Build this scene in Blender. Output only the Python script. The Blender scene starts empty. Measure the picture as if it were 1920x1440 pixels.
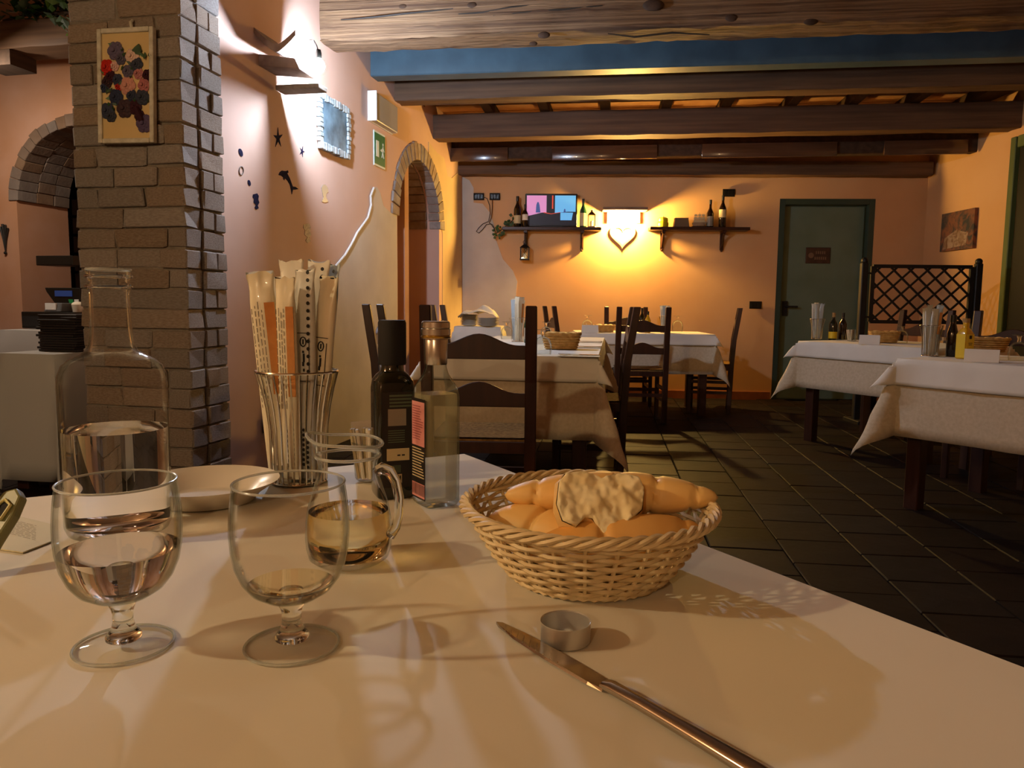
import bpy, bmesh, math, random
from mathutils import Vector, Matrix
random.seed(7)
R = math.radians
S = bpy.context.scene
COL = S.collection

# ---------------------------------------------------------------- camera
FPX = 1420.0
PITCH = math.atan((720 - 573) / FPX)
ROLL = R(0.6)
CAM = Vector((0, 0, 1.0))
_f0 = Vector((0, 1, 0)); _r0 = Vector((1, 0, 0)); _u0 = Vector((0, 0, 1))
FW = _f0 * math.cos(PITCH) - _u0 * math.sin(PITCH)
_up = _u0 * math.cos(PITCH) + _f0 * math.sin(PITCH)
RT = _r0 * math.cos(ROLL) + _up * math.sin(ROLL)
UP = _up * math.cos(ROLL) - _r0 * math.sin(ROLL)
cd = bpy.data.cameras.new('camera')
cd.sensor_fit = 'HORIZONTAL'; cd.sensor_width = 36.0; cd.lens = FPX * 36 / 1920
cd.clip_start = 0.02; cd.clip_end = 100
cam = bpy.data.objects.new('camera', cd); COL.objects.link(cam)
cam.matrix_world = Matrix(((RT.x, UP.x, -FW.x, CAM.x), (RT.y, UP.y, -FW.y, CAM.y), (RT.z, UP.z, -FW.z, CAM.z), (0, 0, 0, 1)))
S.camera = cam

# ---------------------------------------------------------------- world, exposure
wd = bpy.data.worlds.new('world'); S.world = wd; wd.use_nodes = True
wd.node_tree.nodes['Background'].inputs[0].default_value = (0.9, 0.75, 0.6, 1)
wd.node_tree.nodes['Background'].inputs[1].default_value = 0.01
S.view_settings.view_transform = 'Standard'
S.view_settings.look = 'None'
S.view_settings.gamma = 1.0
S.view_settings.exposure = 0.18
S.view_settings.use_curve_mapping = False
S.cycles.use_denoising = True
S.cycles.max_bounces = 9; S.cycles.transmission_bounces = 8; S.cycles.transparent_max_bounces = 20
S.cycles.diffuse_bounces = 3; S.cycles.glossy_bounces = 3
S.cycles.use_adaptive_sampling = True; S.cycles.adaptive_threshold = 0.03
S.cycles.sample_clamp_indirect = 4.0
S.cycles.caustics_refractive = True; S.cycles.caustics_reflective = False
S.cycles.blur_glossy = 0.5

# strengths of the lamps, used by their builders below
LED_STRENGTH = 2300.0          # cold bulb of the wall lamp on the side wall
WARM_STRENGTH = 3400.0         # warm bulb of the wall lamp on the far wall
SIDE_WATTS = 76.0             # warm lamp on the wall beside the diner (out of the frame)
BACK_WATTS = 34.0             # warm lamp on the wall behind the diner (out of the frame)

# ---------------------------------------------------------------- points of the place
def ray(x, y): return RT * ((x - 960) / FPX) - UP * ((y - 720) / FPX) + FW
def onz(x, y, z): d = ray(x, y); return CAM + d * ((z - CAM.z) / d.z)
def atY(x, y, Y): d = ray(x, y); return CAM + d * (Y / d.y)
def onp(x, y, p, n): d = ray(x, y); return CAM + d * ((Vector(p) - CAM).dot(Vector(n)) / d.dot(Vector(n)))

# ---------------------------------------------------------------- materials
def lin(c):
    if isinstance(c, str):
        c = [int(c[i:i + 2], 16) / 255 for i in (0, 2, 4)]
    return tuple(v / 12.92 if v <= 0.04045 else ((v + 0.055) / 1.055) ** 2.4 for v in c) + (1.0,)

MATS = {}
def mat(name, col, rough=0.6, metal=0.0, col2=None, scale=8.0, stretch=(1, 1, 1), detail=5.0, bump=0.0, bscale=None, bstretch=None,
        trans=0.0, ior=1.45, emit=None, estr=0.0, spec=0.5, vary=0.0, contrast=(0.35, 0.65), sheen=0.0, coat=0.0, sss=0.0, alpha=1.0, dist=0.0):
    m = bpy.data.materials.new(name); m.use_nodes = True
    nt = m.node_tree; p = nt.nodes['Principled BSDF']; L = nt.links
    I = p.inputs
    I['Base Color'].default_value = lin(col); I['Roughness'].default_value = rough; I['Metallic'].default_value = metal
    I['IOR'].default_value = ior; I['Transmission Weight'].default_value = trans
    I['Specular IOR Level'].default_value = spec; I['Coat Weight'].default_value = coat; I['Sheen Weight'].default_value = sheen
    I['Alpha'].default_value = alpha
    if sss:
        I['Subsurface Weight'].default_value = sss; I['Subsurface Radius'].default_value = (0.02, 0.012, 0.006)
    if emit is not None:
        I['Emission Color'].default_value = lin(emit); I['Emission Strength'].default_value = estr
    tc = nt.nodes.new('ShaderNodeTexCoord')
    def noise(sc, st, det):
        mp = nt.nodes.new('ShaderNodeMapping'); mp.inputs['Scale'].default_value = st
        L.new(tc.outputs['Object'], mp.inputs['Vector'])
        n = nt.nodes.new('ShaderNodeTexNoise'); n.inputs['Scale'].default_value = sc; n.inputs['Detail'].default_value = det
        n.inputs['Distortion'].default_value = dist
        L.new(mp.outputs['Vector'], n.inputs['Vector'])
        return n
    last = None
    if col2 is not None:
        n = noise(scale, stretch, min(detail, 4.0))
        r = nt.nodes.new('ShaderNodeValToRGB')
        r.color_ramp.elements[0].position = contrast[0]; r.color_ramp.elements[1].position = contrast[1]
        r.color_ramp.elements[0].color = lin(col); r.color_ramp.elements[1].color = lin(col2)
        L.new(n.outputs['Fac'], r.inputs['Fac']); last = r.outputs['Color']
    if vary:
        oi = nt.nodes.new('ShaderNodeObjectInfo')
        hs = nt.nodes.new('ShaderNodeHueSaturation')
        mr = nt.nodes.new('ShaderNodeMapRange'); mr.inputs['To Min'].default_value = 1 - vary; mr.inputs['To Max'].default_value = 1 + vary
        L.new(oi.outputs['Random'], mr.inputs['Value']); L.new(mr.outputs['Result'], hs.inputs['Value'])
        mr2 = nt.nodes.new('ShaderNodeMapRange'); mr2.inputs['To Min'].default_value = 0.6; mr2.inputs['To Max'].default_value = 1.25
        fr = nt.nodes.new('ShaderNodeMath'); fr.operation = 'MULTIPLY'; fr.inputs[1].default_value = 7.31
        fr2 = nt.nodes.new('ShaderNodeMath'); fr2.operation = 'FRACT'
        L.new(oi.outputs['Random'], fr.inputs[0]); L.new(fr.outputs[0], fr2.inputs[0]); L.new(fr2.outputs[0], mr2.inputs['Value'])
        L.new(mr2.outputs['Result'], hs.inputs['Saturation'])
        if last is not None: L.new(last, hs.inputs['Color'])
        else: hs.inputs['Color'].default_value = lin(col)
        last = hs.outputs['Color']
    if last is not None: L.new(last, I['Base Color'])
    if bump:
        n = noise(bscale or scale * 3, bstretch or stretch, 2.0)
        b = nt.nodes.new('ShaderNodeBump'); b.inputs['Strength'].default_value = min(1.0, bump * 10); b.inputs['Distance'].default_value = bump * 0.1
        L.new(n.outputs['Fac'], b.inputs['Height']); L.new(b.outputs['Normal'], I['Normal'])
    MATS[name] = m
    return m

def thin_glass(name, tint='FFFFFF', edge='DEE3DC', blend=0.1, rough=0.0):
    """A thin pane or wall of glass: clear straight through, mirroring and greying towards the rim as real thin glass does."""
    m = bpy.data.materials.new(name); m.use_nodes = True
    nt = m.node_tree; L = nt.links; nt.nodes.clear()
    out = nt.nodes.new('ShaderNodeOutputMaterial'); mix = nt.nodes.new('ShaderNodeMixShader')
    tr = nt.nodes.new('ShaderNodeBsdfTransparent'); gl = nt.nodes.new('ShaderNodeBsdfGlossy'); gl.inputs['Roughness'].default_value = rough
    lw = nt.nodes.new('ShaderNodeLayerWeight'); lw.inputs['Blend'].default_value = blend
    lf = nt.nodes.new('ShaderNodeLayerWeight'); lf.inputs['Blend'].default_value = 0.35
    rp = nt.nodes.new('ShaderNodeValToRGB')
    rp.color_ramp.elements[0].position = 0.35; rp.color_ramp.elements[0].color = lin(tint)
    rp.color_ramp.elements[1].position = 1.0; rp.color_ramp.elements[1].color = lin(edge)
    L.new(lf.outputs['Facing'], rp.inputs['Fac']); L.new(rp.outputs['Color'], tr.inputs['Color'])
    gl.inputs['Color'].default_value = (0.9, 0.92, 0.9, 1)
    cl = nt.nodes.new('ShaderNodeMath'); cl.operation = 'MINIMUM'; cl.inputs[1].default_value = 0.5
    L.new(lw.outputs['Fresnel'], cl.inputs[0]); L.new(cl.outputs[0], mix.inputs['Fac']); L.new(tr.outputs[0], mix.inputs[1]); L.new(gl.outputs[0], mix.inputs[2])
    L.new(mix.outputs[0], out.inputs['Surface'])
    MATS[name] = m
    return m

mat('salmon', 'D0A892', 0.85, col2='DAB6A2', scale=1.4, detail=6, bump=0.012, bscale=30)
mat('orange_wall', 'D2A06C', 0.85, col2='DAAC7C', scale=1.2, detail=6, bump=0.012, bscale=30)  # more orange base colour, used on the far and right walls
mat('glass_edge', 'E9EDE6', 0.18, trans=0.75, ior=1.3)
mat('plaster', 'D3C7B8', 0.9, col2='C6B9AA', scale=3, bump=0.02, bscale=22)
mat('cream_plaster', 'D9BE93', 0.9, col2='CDB088', scale=3, bump=0.02, bscale=22)
mat('plaster_edge', 'E6DED2', 0.8, bump=0.01, bscale=60)
mat('brick', '8E7B6B', 0.95, col2='A39282', scale=14, bump=0.08, bscale=45, vary=0.16)
mat('arch_brick', '6F5B4C', 0.95, col2='7D6959', scale=9, bump=0.05, bscale=40, vary=0.06)
mat('mortar', '8E8172', 0.95, col2='766A5C', scale=20, bump=0.06, bscale=50)
mat('wood_old', '8C6F51', 0.8, col2='503927', scale=5.0, stretch=(0.16, 5, 9), detail=9, bump=0.09, bscale=9, bstretch=(0.16, 6, 10), contrast=(0.36, 0.66), dist=0.35)
mat('wood_beam', '6E5138', 0.7, col2='543B28', scale=3.0, stretch=(0.4, 6, 8), detail=7, bump=0.02, bscale=5, bstretch=(0.6, 9, 12))
mat('wood_joist', '4A3423', 0.8, col2='382617', scale=3.0, stretch=(6, 0.4, 8), bump=0.02)
mat('terracotta_board', 'DCA878', 0.85, col2='C99260', scale=5, bump=0.02)
mat('gloss_panel', '5B4030', 0.18, col2='4A3224', scale=4, stretch=(0.4, 6, 6), coat=0.6)
mat('blue_steel', '47616F', 0.5, col2='3D5461', scale=5)
mat('floor_tile', '1E1410', 0.62, col2='160E0B', scale=7, detail=7, bump=0.03, bscale=25, vary=0.2, spec=0.14)
mat('grout', '1F1915', 0.9, col2='211B17', scale=30)
mat('dark_wood', '3B1F14', 0.38, col2='2B150D', scale=5, stretch=(6, 6, 0.6), bump=0.008, bscale=20)
mat('rush', '8C6A3E', 0.9, col2='6A4D2A', scale=60, stretch=(1, 1, 1), bump=0.05, bscale=120, spec=0.05)
mat('cloth_white', 'E4DCCF', 0.85, col2='DDD4C6', scale=6, bump=0.01, bscale=500, sheen=0.1)
mat('paper_white', 'E8DFCB', 0.7, col2='E1D7C1', scale=2.0, bump=0.012, bscale=6)
mat('cloth_beige', 'CDBB9F', 0.9, col2='C2AF92', scale=60, bump=0.02, bscale=240, sheen=0.1)
mat('cloth_grey', 'B9B7B4', 0.9, bump=0.01, bscale=200)
mat('baseboard', '9A5A35', 0.5, col2='84492A', scale=8)
mat('door_green', '6E7F6C', 0.38, col2='64755F', scale=3)
mat('door_frame', '35463B', 0.45)
mat('black_plastic', '14130F', 0.35)
mat('black_matte', '15110F', 0.8)
mat('black_iron', '17130F', 0.55, bump=0.005)
mat('grey_plastic', '5A5C5E', 0.45)
mat('white_plastic', 'E4E4E2', 0.4)
mat('silver', 'C9C3B8', 0.25, 1.0)
mat('aluminium', 'D8D5CF', 0.42, 0.75, bump=0.002, bscale=60)
mat('chrome', 'D6D0C4', 0.12, 1.0)
mat('steel_knife', 'B9AE9F', 0.14, 1.0)
mat('gold', 'C79A45', 0.3, 1.0)
mat('cork', 'B08A57', 0.9, col2='92703F', scale=60)
mat('ceramic', 'E6DECF', 0.25, coat=0.2)
mat('steel_pan', '9B9C94', 0.35, 0.8)
mat('water', 'FFFFFF', 0.0, trans=1.0, ior=1.33)
mat('wine_pale', 'FBF4D8', 0.0, trans=1.0, ior=1.34)
mat('wine', 'F7E2A0', 0.0, trans=1.0, ior=1.34)
mat('vinegar', 'DDD2A8', 0.08, alpha=0.32)
mat('glass_solid', 'FBFFFB', 0.0, trans=1.0, ior=1.45)
thin_glass('glass_clear'); thin_glass('glass_rim', 'F6F8F4', 'B4B9B0', 0.2)
mat('glass_dark', '14160A', 0.06, coat=0.5)
mat('glass_brown', '1A0E08', 0.06, coat=0.5)
mat('glass_green', '20402A', 0.06, coat=0.5)
mat('oil_yellow', 'C99A1E', 0.1, coat=0.4)
mat('wicker', 'E2CDA2', 0.6, col2='D2B888', scale=60, bump=0.01, bscale=200)
mat('wicker_far', 'C79B55', 0.7, col2='A97E3E', scale=50, bump=0.03, bscale=150)
mat('crust', 'EDBB68', 0.5, col2='F4CE88', scale=14, bump=0.01, bscale=60, contrast=(0.3, 0.7))
mat('crust_dark', 'E2A552', 0.5, col2='EBBA70', scale=14, bump=0.01, bscale=60)
mat('crumb', 'F6E8BE', 0.85, col2='EFDAA4', scale=45, bump=0.01, bscale=120)
mat('leaf', '24401F', 0.5, col2='3D5E2C', scale=20, vary=0.3)
mat('pale_leaf', '6E8C4A', 0.5, vary=0.2)
mat('terracotta', '8E7768', 0.85, col2='746053', scale=12, bump=0.03, bscale=40)
mat('grey_board', '9A8E80', 0.8, col2='80766A', scale=4, stretch=(1, 6, 6), bump=0.02)
mat('driftwood', 'B9BEBB', 0.8, col2='8C9697', scale=12, stretch=(1, 1, 3), bump=0.03, vary=0.2)
mat('sea_print', '6F8D9C', 0.5, col2='3F5663', scale=9, detail=6)
mat('exit_green', '0F6B41', 0.4); mat('exit_white', 'DDE6DC', 0.5)
mat('acrylic', 'BDB3A2', 0.25, alpha=0.75)
mat('sticker_dark', '2C2A48', 0.9, col2='1A1930', scale=40, spec=0.05); mat('sticker_silver', 'CDBBA6', 0.7, 0.0, col2='9A897C', scale=70)
mat('sticker_grey', '8B8078', 0.4)
mat('cream_panel', 'DDBE86', 0.8, col2='D4B47B', scale=3); mat('cream_frame', 'D9D0BC', 0.7, col2='BFB49E', scale=30, bump=0.03)
mat('flower_pink', 'D9937F', 0.7, vary=0.15); mat('flower_red', 'B23A34', 0.7, vary=0.2); mat('flower_lilac', '5B4A68', 0.8, vary=0.2)
mat('flower_dark', '3A1420', 0.8, vary=0.25); mat('flower_peach', 'E3B49A', 0.7, vary=0.1); mat('flower_blue', '2F3348', 0.8, vary=0.2)
mat('painting', '7A4C3A', 0.6, col2='2E3038', scale=9, detail=8, contrast=(0.4, 0.6), dist=1.5)
mat('painting_light', '9A8478', 0.6, col2='6A4A34', scale=14, detail=8, contrast=(0.4, 0.6), dist=1.0)
mat('plaque', '4E3527', 0.5, col2='3E2A1F', scale=12); mat('plaque_print', '7A6048', 0.5)
mat('pack_clear', 'E6DABC', 0.3, coat=0.4, bump=0.02, bscale=60); mat('pack_stick', 'B9722F', 0.6, col2='C98A48', scale=30)
mat('pack_white', 'E8E2D2', 0.3, coat=0.4, bump=0.015, bscale=50); mat('pack_grey', 'CBC9C0', 0.35, coat=0.3); mat('pack_blue', 'A9B6BD', 0.3, coat=0.3)
mat('ink', '1C1A18', 0.6); mat('ink_soft', '6B5A48', 0.6); mat('ink_pink', '9B4F58', 0.6)
mat('label_pink', 'D9938F', 0.5); mat('label_black', '1E1714', 0.45); mat('label_grey', '8E8474', 0.5); mat('label_cream', 'C9B98F', 0.6)
mat('label_green', '55604A', 0.6); mat('label_yellow', 'D9B41E', 0.5)
mat('menu_paper', 'CFC7A4', 0.6); mat('menu_dark', '1A110F', 0.6); mat('olive_plastic', '7E8058', 0.4); mat('olive_pale', 'C6C184', 0.4)
mat('screen_blue', '24386A', 0.3, emit='24386A', estr=0.3)
mat('tv_pink', 'C684B4', 0.4, emit='C684B4', estr=0.75); mat('tv_blue', '5FA6D8', 0.4, emit='5FA6D8', estr=0.8); mat('tv_dark', '1B1A22', 0.4, emit='1B1A22', estr=0.6)
mat('tv_red', 'C2452F', 0.4, emit='C2452F', estr=0.7); mat('tv_navy', '3A4F88', 0.4, emit='3A4F88', estr=0.6)
mat('paper_green', '1F8A4A', 0.6); mat('yellow_ceramic', 'D0C01C', 0.4, col2='B8A510', scale=10)
mat('ship_wood', 'A98A66', 0.7, col2='86694A', scale=20); mat('box_brown', '6F5A42', 0.8)
mat('grey_pane', 'A9A6A0', 0.3); mat('pale_wood', 'C9A36B', 0.7, col2='B98F58', scale=10)
mat('green_paint', '5F6B3A', 0.6, col2='4F5A30', scale=6, stretch=(1, 1, 0.3)); mat('night', '0B0A0A', 0.4)
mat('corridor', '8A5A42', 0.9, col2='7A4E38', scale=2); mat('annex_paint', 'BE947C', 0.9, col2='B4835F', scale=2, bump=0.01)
mat('ceiling_paint', '8C6A4C', 0.9); mat('room_paint', 'C69A78', 0.9)
mat('bulb_cold', 'FFFFFF', emit='D2E4FF', estr=LED_STRENGTH); mat('bulb_warm', 'FFFFFF', emit='FFCB6C', estr=WARM_STRENGTH)
mat('bulb_side', 'FFFFFF', emit='FFC988', estr=4.0)
mat('wire', '2A2622', 0.5)

# ---------------------------------------------------------------- mesh helpers
class B:
    def __init__(s): s.v = []; s.f = []; s.m = []; s.mi = 0
    def add(s, v, f):
        o = len(s.v); s.v += [tuple(p) for p in v]; s.f += [tuple(i + o for i in q) for q in f]; s.m += [s.mi] * len(f); return s
    def box(s, c, d, rot=None, taper=None):
        x, y, z = d[0] / 2, d[1] / 2, d[2] / 2
        v = [Vector((a * x, b * y, k * z)) for k in (-1, 1) for b in (-1, 1) for a in (-1, 1)]
        if taper:
            for i in (4, 5, 6, 7): v[i].x *= taper[0]; v[i].y *= taper[1]
        if rot is not None:
            M = rot if isinstance(rot, Matrix) else Matrix.Rotation(rot, 3, 'Z')
            v = [M @ p for p in v]
        v = [p + Vector(c) for p in v]
        return s.add(v, [(0, 2, 3, 1), (4, 5, 7, 6), (0, 1, 5, 4), (2, 6, 7, 3), (0, 4, 6, 2), (1, 3, 7, 5)])
    def bar(s, p, q, w, h, upv=(0, 0, 1)):
        p = Vector(p); q = Vector(q); d = (q - p).normalized(); u = Vector(upv)
        sd = d.cross(u)
        if sd.length < 1e-4: sd = d.cross(Vector((0, 1, 0)))
        sd.normalize(); u = sd.cross(d)
        v = [a + sd * (i * w / 2) + u * (j * h / 2) for a in (p, q) for j in (-1, 1) for i in (-1, 1)]
        return s.add(v, [(0, 1, 3, 2), (4, 6, 7, 5), (0, 4, 5, 1), (2, 3, 7, 6), (0, 2, 6, 4), (1, 5, 7, 3)])
    def lathe(s, prof, n=32, c=(0, 0, 0), close=False, sx=1, sy=1):
        v = []; f = []; k = len(prof)
        for i in range(n):
            a = 2 * math.pi * i / n
            for r, z in prof: v.append((c[0] + r * sx * math.cos(a), c[1] + r * sy * math.sin(a), c[2] + z))
        m = k if close else k - 1
        for i in range(n):
            j = (i + 1) % n
            for t in range(m):
                t2 = (t + 1) % k
                if prof[t][0] < 1e-9 and prof[t2][0] < 1e-9: continue
                f.append((i * k + t, j * k + t, j * k + t2, i * k + t2))
        return s.add(v, f)
    def tube(s, path, r, n=8, closed=False, cap=True):
        P = [Vector(p) for p in path]; k = len(P); v = []; f = []
        rr = r if isinstance(r, (list, tuple)) else [r] * k
        pn = None
        for i in range(k):
            if closed: d = P[(i + 1) % k] - P[i - 1]
            else: d = P[min(i + 1, k - 1)] - P[max(i - 1, 0)]
            if d.length < 1e-9: d = Vector((0, 0, 1))
            d.normalize()
            if pn is None:
                pn = d.orthogonal().normalized()
            else:
                pn = (pn - d * pn.dot(d))
                if pn.length < 1e-6: pn = d.orthogonal()
                pn.normalize()
            b = d.cross(pn)
            for j in range(n):
                a = 2 * math.pi * j / n
                v.append(P[i] + (pn * math.cos(a) + b * math.sin(a)) * rr[i])
        for i in range(k if closed else k - 1):
            i2 = (i + 1) % k
            for j in range(n):
                j2 = (j + 1) % n
                f.append((i * n + j, i * n + j2, i2 * n + j2, i2 * n + j))
        if cap and not closed:
            f.append(tuple(range(n - 1, -1, -1))); f.append(tuple((k - 1) * n + j for j in range(n)))
        return s.add(v, f)
    def prism(s, pts, t0, t1, axis='y'):
        """outline (a, b) swept between t0 and t1: axis y -> (a, t, b); z -> (a, b, t); x -> (t, a, b)"""
        n = len(pts)
        g = {'y': lambda a, b, t: (a, t, b), 'z': lambda a, b, t: (a, b, t), 'x': lambda a, b, t: (t, a, b)}[axis]
        v = [g(a, b, t0) for a, b in pts] + [g(a, b, t1) for a, b in pts]
        f = [tuple(range(n)), tuple(range(2 * n - 1, n - 1, -1))] + [(i, i + n, (i + 1) % n + n, (i + 1) % n) for i in range(n)]
        return s.add(v, f)
    def ball(s, c, r, n=16, k=10, sc=(1, 1, 1)):
        pr = [(math.sin(math.pi * i / k) * r, -math.cos(math.pi * i / k) * r) for i in range(k + 1)]
        pr[0] = (0.0, -r); pr[-1] = (0.0, r)
        b = B(); b.lathe(pr, n)
        return s.add([(c[0] + x * sc[0], c[1] + y * sc[1], c[2] + z * sc[2]) for x, y, z in b.v], b.f)
    def obj(s, name, m, parent=None, loc=(0, 0, 0), rz=0.0, rot=None, smooth=False, bevel=0.0, bseg=1, weld=False, angle=35):
        me = bpy.data.meshes.new(name); me.from_pydata([tuple(p) for p in s.v], [], s.f)
        ms = m if isinstance(m, (list, tuple)) else [m]
        for q in ms: me.materials.append(MATS[q])
        if len(ms) > 1: me.polygons.foreach_set('material_index', s.m)
        bm = bmesh.new(); bm.from_mesh(me)
        bmesh.ops.remove_doubles(bm, verts=bm.verts, dist=1e-6)
        bmesh.ops.recalc_face_normals(bm, faces=bm.faces)
        if bevel: bmesh.ops.bevel(bm, geom=[e for e in bm.edges if len(e.link_faces) == 2 and e.calc_face_angle() > 0.5], offset=bevel, segments=bseg, profile=0.5, affect='EDGES')
        bm.to_mesh(me); bm.free()
        if smooth:
            me.polygons.foreach_set('use_smooth', [True] * len(me.polygons)); me.set_sharp_from_angle(angle=R(angle))
        o = bpy.data.objects.new(name, me); COL.objects.link(o)
        o.location = loc; o.rotation_euler = rot if rot is not None else (0, 0, rz)
        if parent is not None: o.parent = parent
        return o

def tag(o, label=None, cat=None, group=None, kind=None):
    if label: o['label'] = label
    if cat: o['category'] = cat
    if group: o['group'] = group
    if kind: o['kind'] = kind
    return o
def root(name, label, cat, loc=(0, 0, 0), rz=0.0, group=None, rot=None):
    o = bpy.data.objects.new(name, None); COL.objects.link(o); o.empty_display_size = 0.05
    o.location = loc; o.rotation_euler = rot if rot is not None else (0, 0, rz)
    return tag(o, label, cat, group)
def struct(o): o['kind'] = 'structure'; return o
KIDS = {}
def copy_tree(o, parent=None):
    c = o.copy(); COL.objects.link(c)
    if parent is not None: c.parent = parent
    for ch in [q for q in bpy.data.objects if q.parent == o and q != c]:
        copy_tree(ch, c)
    return c
def dup(o, loc, rz, label, group=None):
    c = copy_tree(o); c.location = loc; c.rotation_euler = (0, 0, rz); tag(c, label, None, group); return c

# ================================================================ the room
AL = math.atan(310 / 1420)                       # heading of the side wall
DL = Vector((math.sin(AL), math.cos(AL), 0)); NL = Vector((math.cos(AL), -math.sin(AL), 0))
PF = Vector((2.808, 8.242, 0)); AF = R(3.0)
DF = Vector((math.cos(AF), -math.sin(AF), 0)); NF = Vector((-math.sin(AF), -math.cos(AF), 0))
CL = Vector((-0.562, 8.419, 0))
CR = Vector((4.361, 8.161, 0)); DR = Vector((-0.0127, 0.9999, 0)); NR = Vector((-0.9999, -0.0127, 0))
RZL = math.pi / 2 - AL; RZF = -AF; RZR = -math.pi / 2 + 0.0127; RZP = -AL
AB = R(7.6); RZB = -AB; BD = Vector((math.cos(AB), -math.sin(AB), 0)); BF = Vector((math.sin(AB), math.cos(AB), 0))
def wl(x, y): p = onp(x, y, CL, NL); return ((p - CL).dot(DL), p.z)      # point of the side wall as (along, up)
def wf(x, y): p = onp(x, y, CL, NF); return ((p - CL).dot(DF), p.z)      # point of the far wall
def wr(x, y): p = onp(x, y, CR, NR); return ((p - CR).dot(-DR), p.z)     # point of the right wall

def arc(c, r, z0, n, e=0.0): return [(c - (r + e) * math.cos(math.pi * i / n), z0 + (r + e) * math.sin(math.pi * i / n)) for i in range(n + 1)]
def arch_wall(name, m, sa, sb, c, r, z0, H, th, loc, rz):
    b = B(); n = 24; A = arc(c, r, z0, n); s0, s1 = c - r, c + r
    def quad(p, q, t): return [(p[0], t, p[1]), (q[0], t, p[1]), (q[0], t, q[1]), (p[0], t, q[1])]
    for t in (0, th):
        b.add(quad((sa, 0), (s0, H), t), [(0, 1, 2, 3)]); b.add(quad((s1, 0), (sb, H), t), [(0, 1, 2, 3)])
        for i in range(n):
            b.add([(A[i][0], t, A[i][1]), (A[i + 1][0], t, A[i + 1][1]), (A[i + 1][0], t, H), (A[i][0], t, H)], [(0, 1, 2, 3)])
    for i in range(n): b.add([(A[i][0], 0, A[i][1]), (A[i + 1][0], 0, A[i + 1][1]), (A[i + 1][0], th, A[i + 1][1]), (A[i][0], th, A[i][1])], [(0, 1, 2, 3)])
    for s in (s0, s1): b.add([(s, 0, 0), (s, th, 0), (s, th, z0), (s, 0, z0)], [(0, 1, 2, 3)])
    for s in (sa, sb): b.add([(s, 0, 0), (s, th, 0), (s, th, H), (s, 0, H)], [(0, 1, 2, 3)])
    return struct(b.obj(name, m, loc=loc, rz=rz))
def voussoirs(parent, c, r, z0, ring, y0, y1, n, proud=0.012, gap=0.06, m='brick'):
    for i in range(n):
        a0 = math.pi * (i + gap) / n; a1 = math.pi * (i + 1 - gap) / n
        r0 = r - proud - random.uniform(0, 0.008); r1 = r + ring + random.uniform(-0.01, 0.012)
        yj = random.uniform(-0.004, 0.004)
        pts = [(c - rr * math.cos(a), z0 + rr * math.sin(a)) for rr, a in ((r0, a0), (r1, a0), (r1, a1), (r0, a1))]
        B().prism(pts, y0 + yj, y1 + yj).obj('brick', m, parent, bevel=0.004)

# floor: dark base with single tiles laid on it where they can be told apart
fl = B(); fl.box((-0.5, 3.0, -0.06), (12.4, 12.4, 0.1))
floor = struct(fl.obj('floor', 'grout'))
TS = 0.30; tile_mesh = []
for k in range(5):
    t = B(); t.box((0, 0, 0), (TS - 0.005, TS - 0.005, 0.02)); o = t.obj('tile', 'floor_tile', bevel=0.004)
    for v in o.data.vertices: v.co.z += random.uniform(-0.0012, 0.0012)
    tile_mesh.append(o.data); bpy.data.objects.remove(o)
TA = R(-7.0); cells = []
for i in range(-30, 40):
    for j in range(-12, 45):
        x = i * TS; y = j * TS + (TS / 2 if i % 2 else 0)
        p = Matrix.Rotation(TA, 2) @ Vector((x, y))
        if p.x < -5.9 or p.x > 4.3 or p.y < -2.5 or p.y > 8.6: continue
        q = Vector((p.x, p.y, 0)) - CAM; zc = q.dot(FW)
        if zc < 0.3: seen = False
        else:
            px, py = 960 + FPX * q.dot(RT) / zc, 720 - FPX * q.dot(UP) / zc
            seen = (1080 < px < 1960 and 735 < py < 1300) or (-40 < px < 150 and 770 < py < 990)
        if (p - Vector((CL.x, CL.y))).dot(Vector((NF.x, NF.y))) < 0: continue
        cells.append((p, seen, zc))
near = sorted([c for c in cells if c[1]], key=lambda c: c[2])[:300]; nid = set(id(c) for c in near)
rest = B()
for c in cells:
    p = c[0]; z = random.uniform(-0.0025, 0.0)
    if id(c) in nid:
        o = bpy.data.objects.new('tile', random.choice(tile_mesh)); COL.objects.link(o); o.parent = floor
        o.location = (p.x, p.y, z); o.rotation_euler = (random.uniform(-.004, .004), random.uniform(-.004, .004), TA + random.choice((0, math.pi)))
    else:
        rest.box((p.x, p.y, z), (TS - 0.005, TS - 0.005, 0.02), rot=TA)
tag(rest.obj('tile_field', 'floor_tile', floor), kind='stuff')

# side wall with the arched doorway
wall_left = arch_wall('wall_left', 'salmon', -4.66, 0.0, -1.395, 0.575, 1.74, 3.1, 0.5, CL, RZL)
voussoirs(wall_left, -1.395, 0.575, 1.74, 0.135, -0.014, 0.1, 22)
voussoirs(wall_left, -1.395, 0.575, 1.74, 0.0, 0.12, 0.30, 20, proud=0.02)
voussoirs(wall_left, -1.395, 0.575, 1.74, 0.0, 0.31, 0.49, 20, proud=0.02)
P1 = [(622, 505), (645, 478), (658, 456), (668, 436), (688, 408), (694, 385), (693, 368), (699, 352), (706, 351), (712, 362), (718, 386), (730, 398), (743, 402), (744, 520), (744, 700), (744, 830), (600, 880), (606, 640)]
tag(B().prism([wl(*p) for p in P1], -0.006, 0.01).obj('plaster_patch', 'plaster', wall_left), kind='structure')
B().tube([(wl(*p)[0], -0.008, wl(*p)[1]) for p in ((612, 520), (622, 505), (645, 478), (658, 456), (668, 436), (688, 408), (694, 385), (693, 368), (699, 352))], 0.008, 8).obj('plaster_ridge', 'plaster_edge', wall_left, smooth=True)
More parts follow.
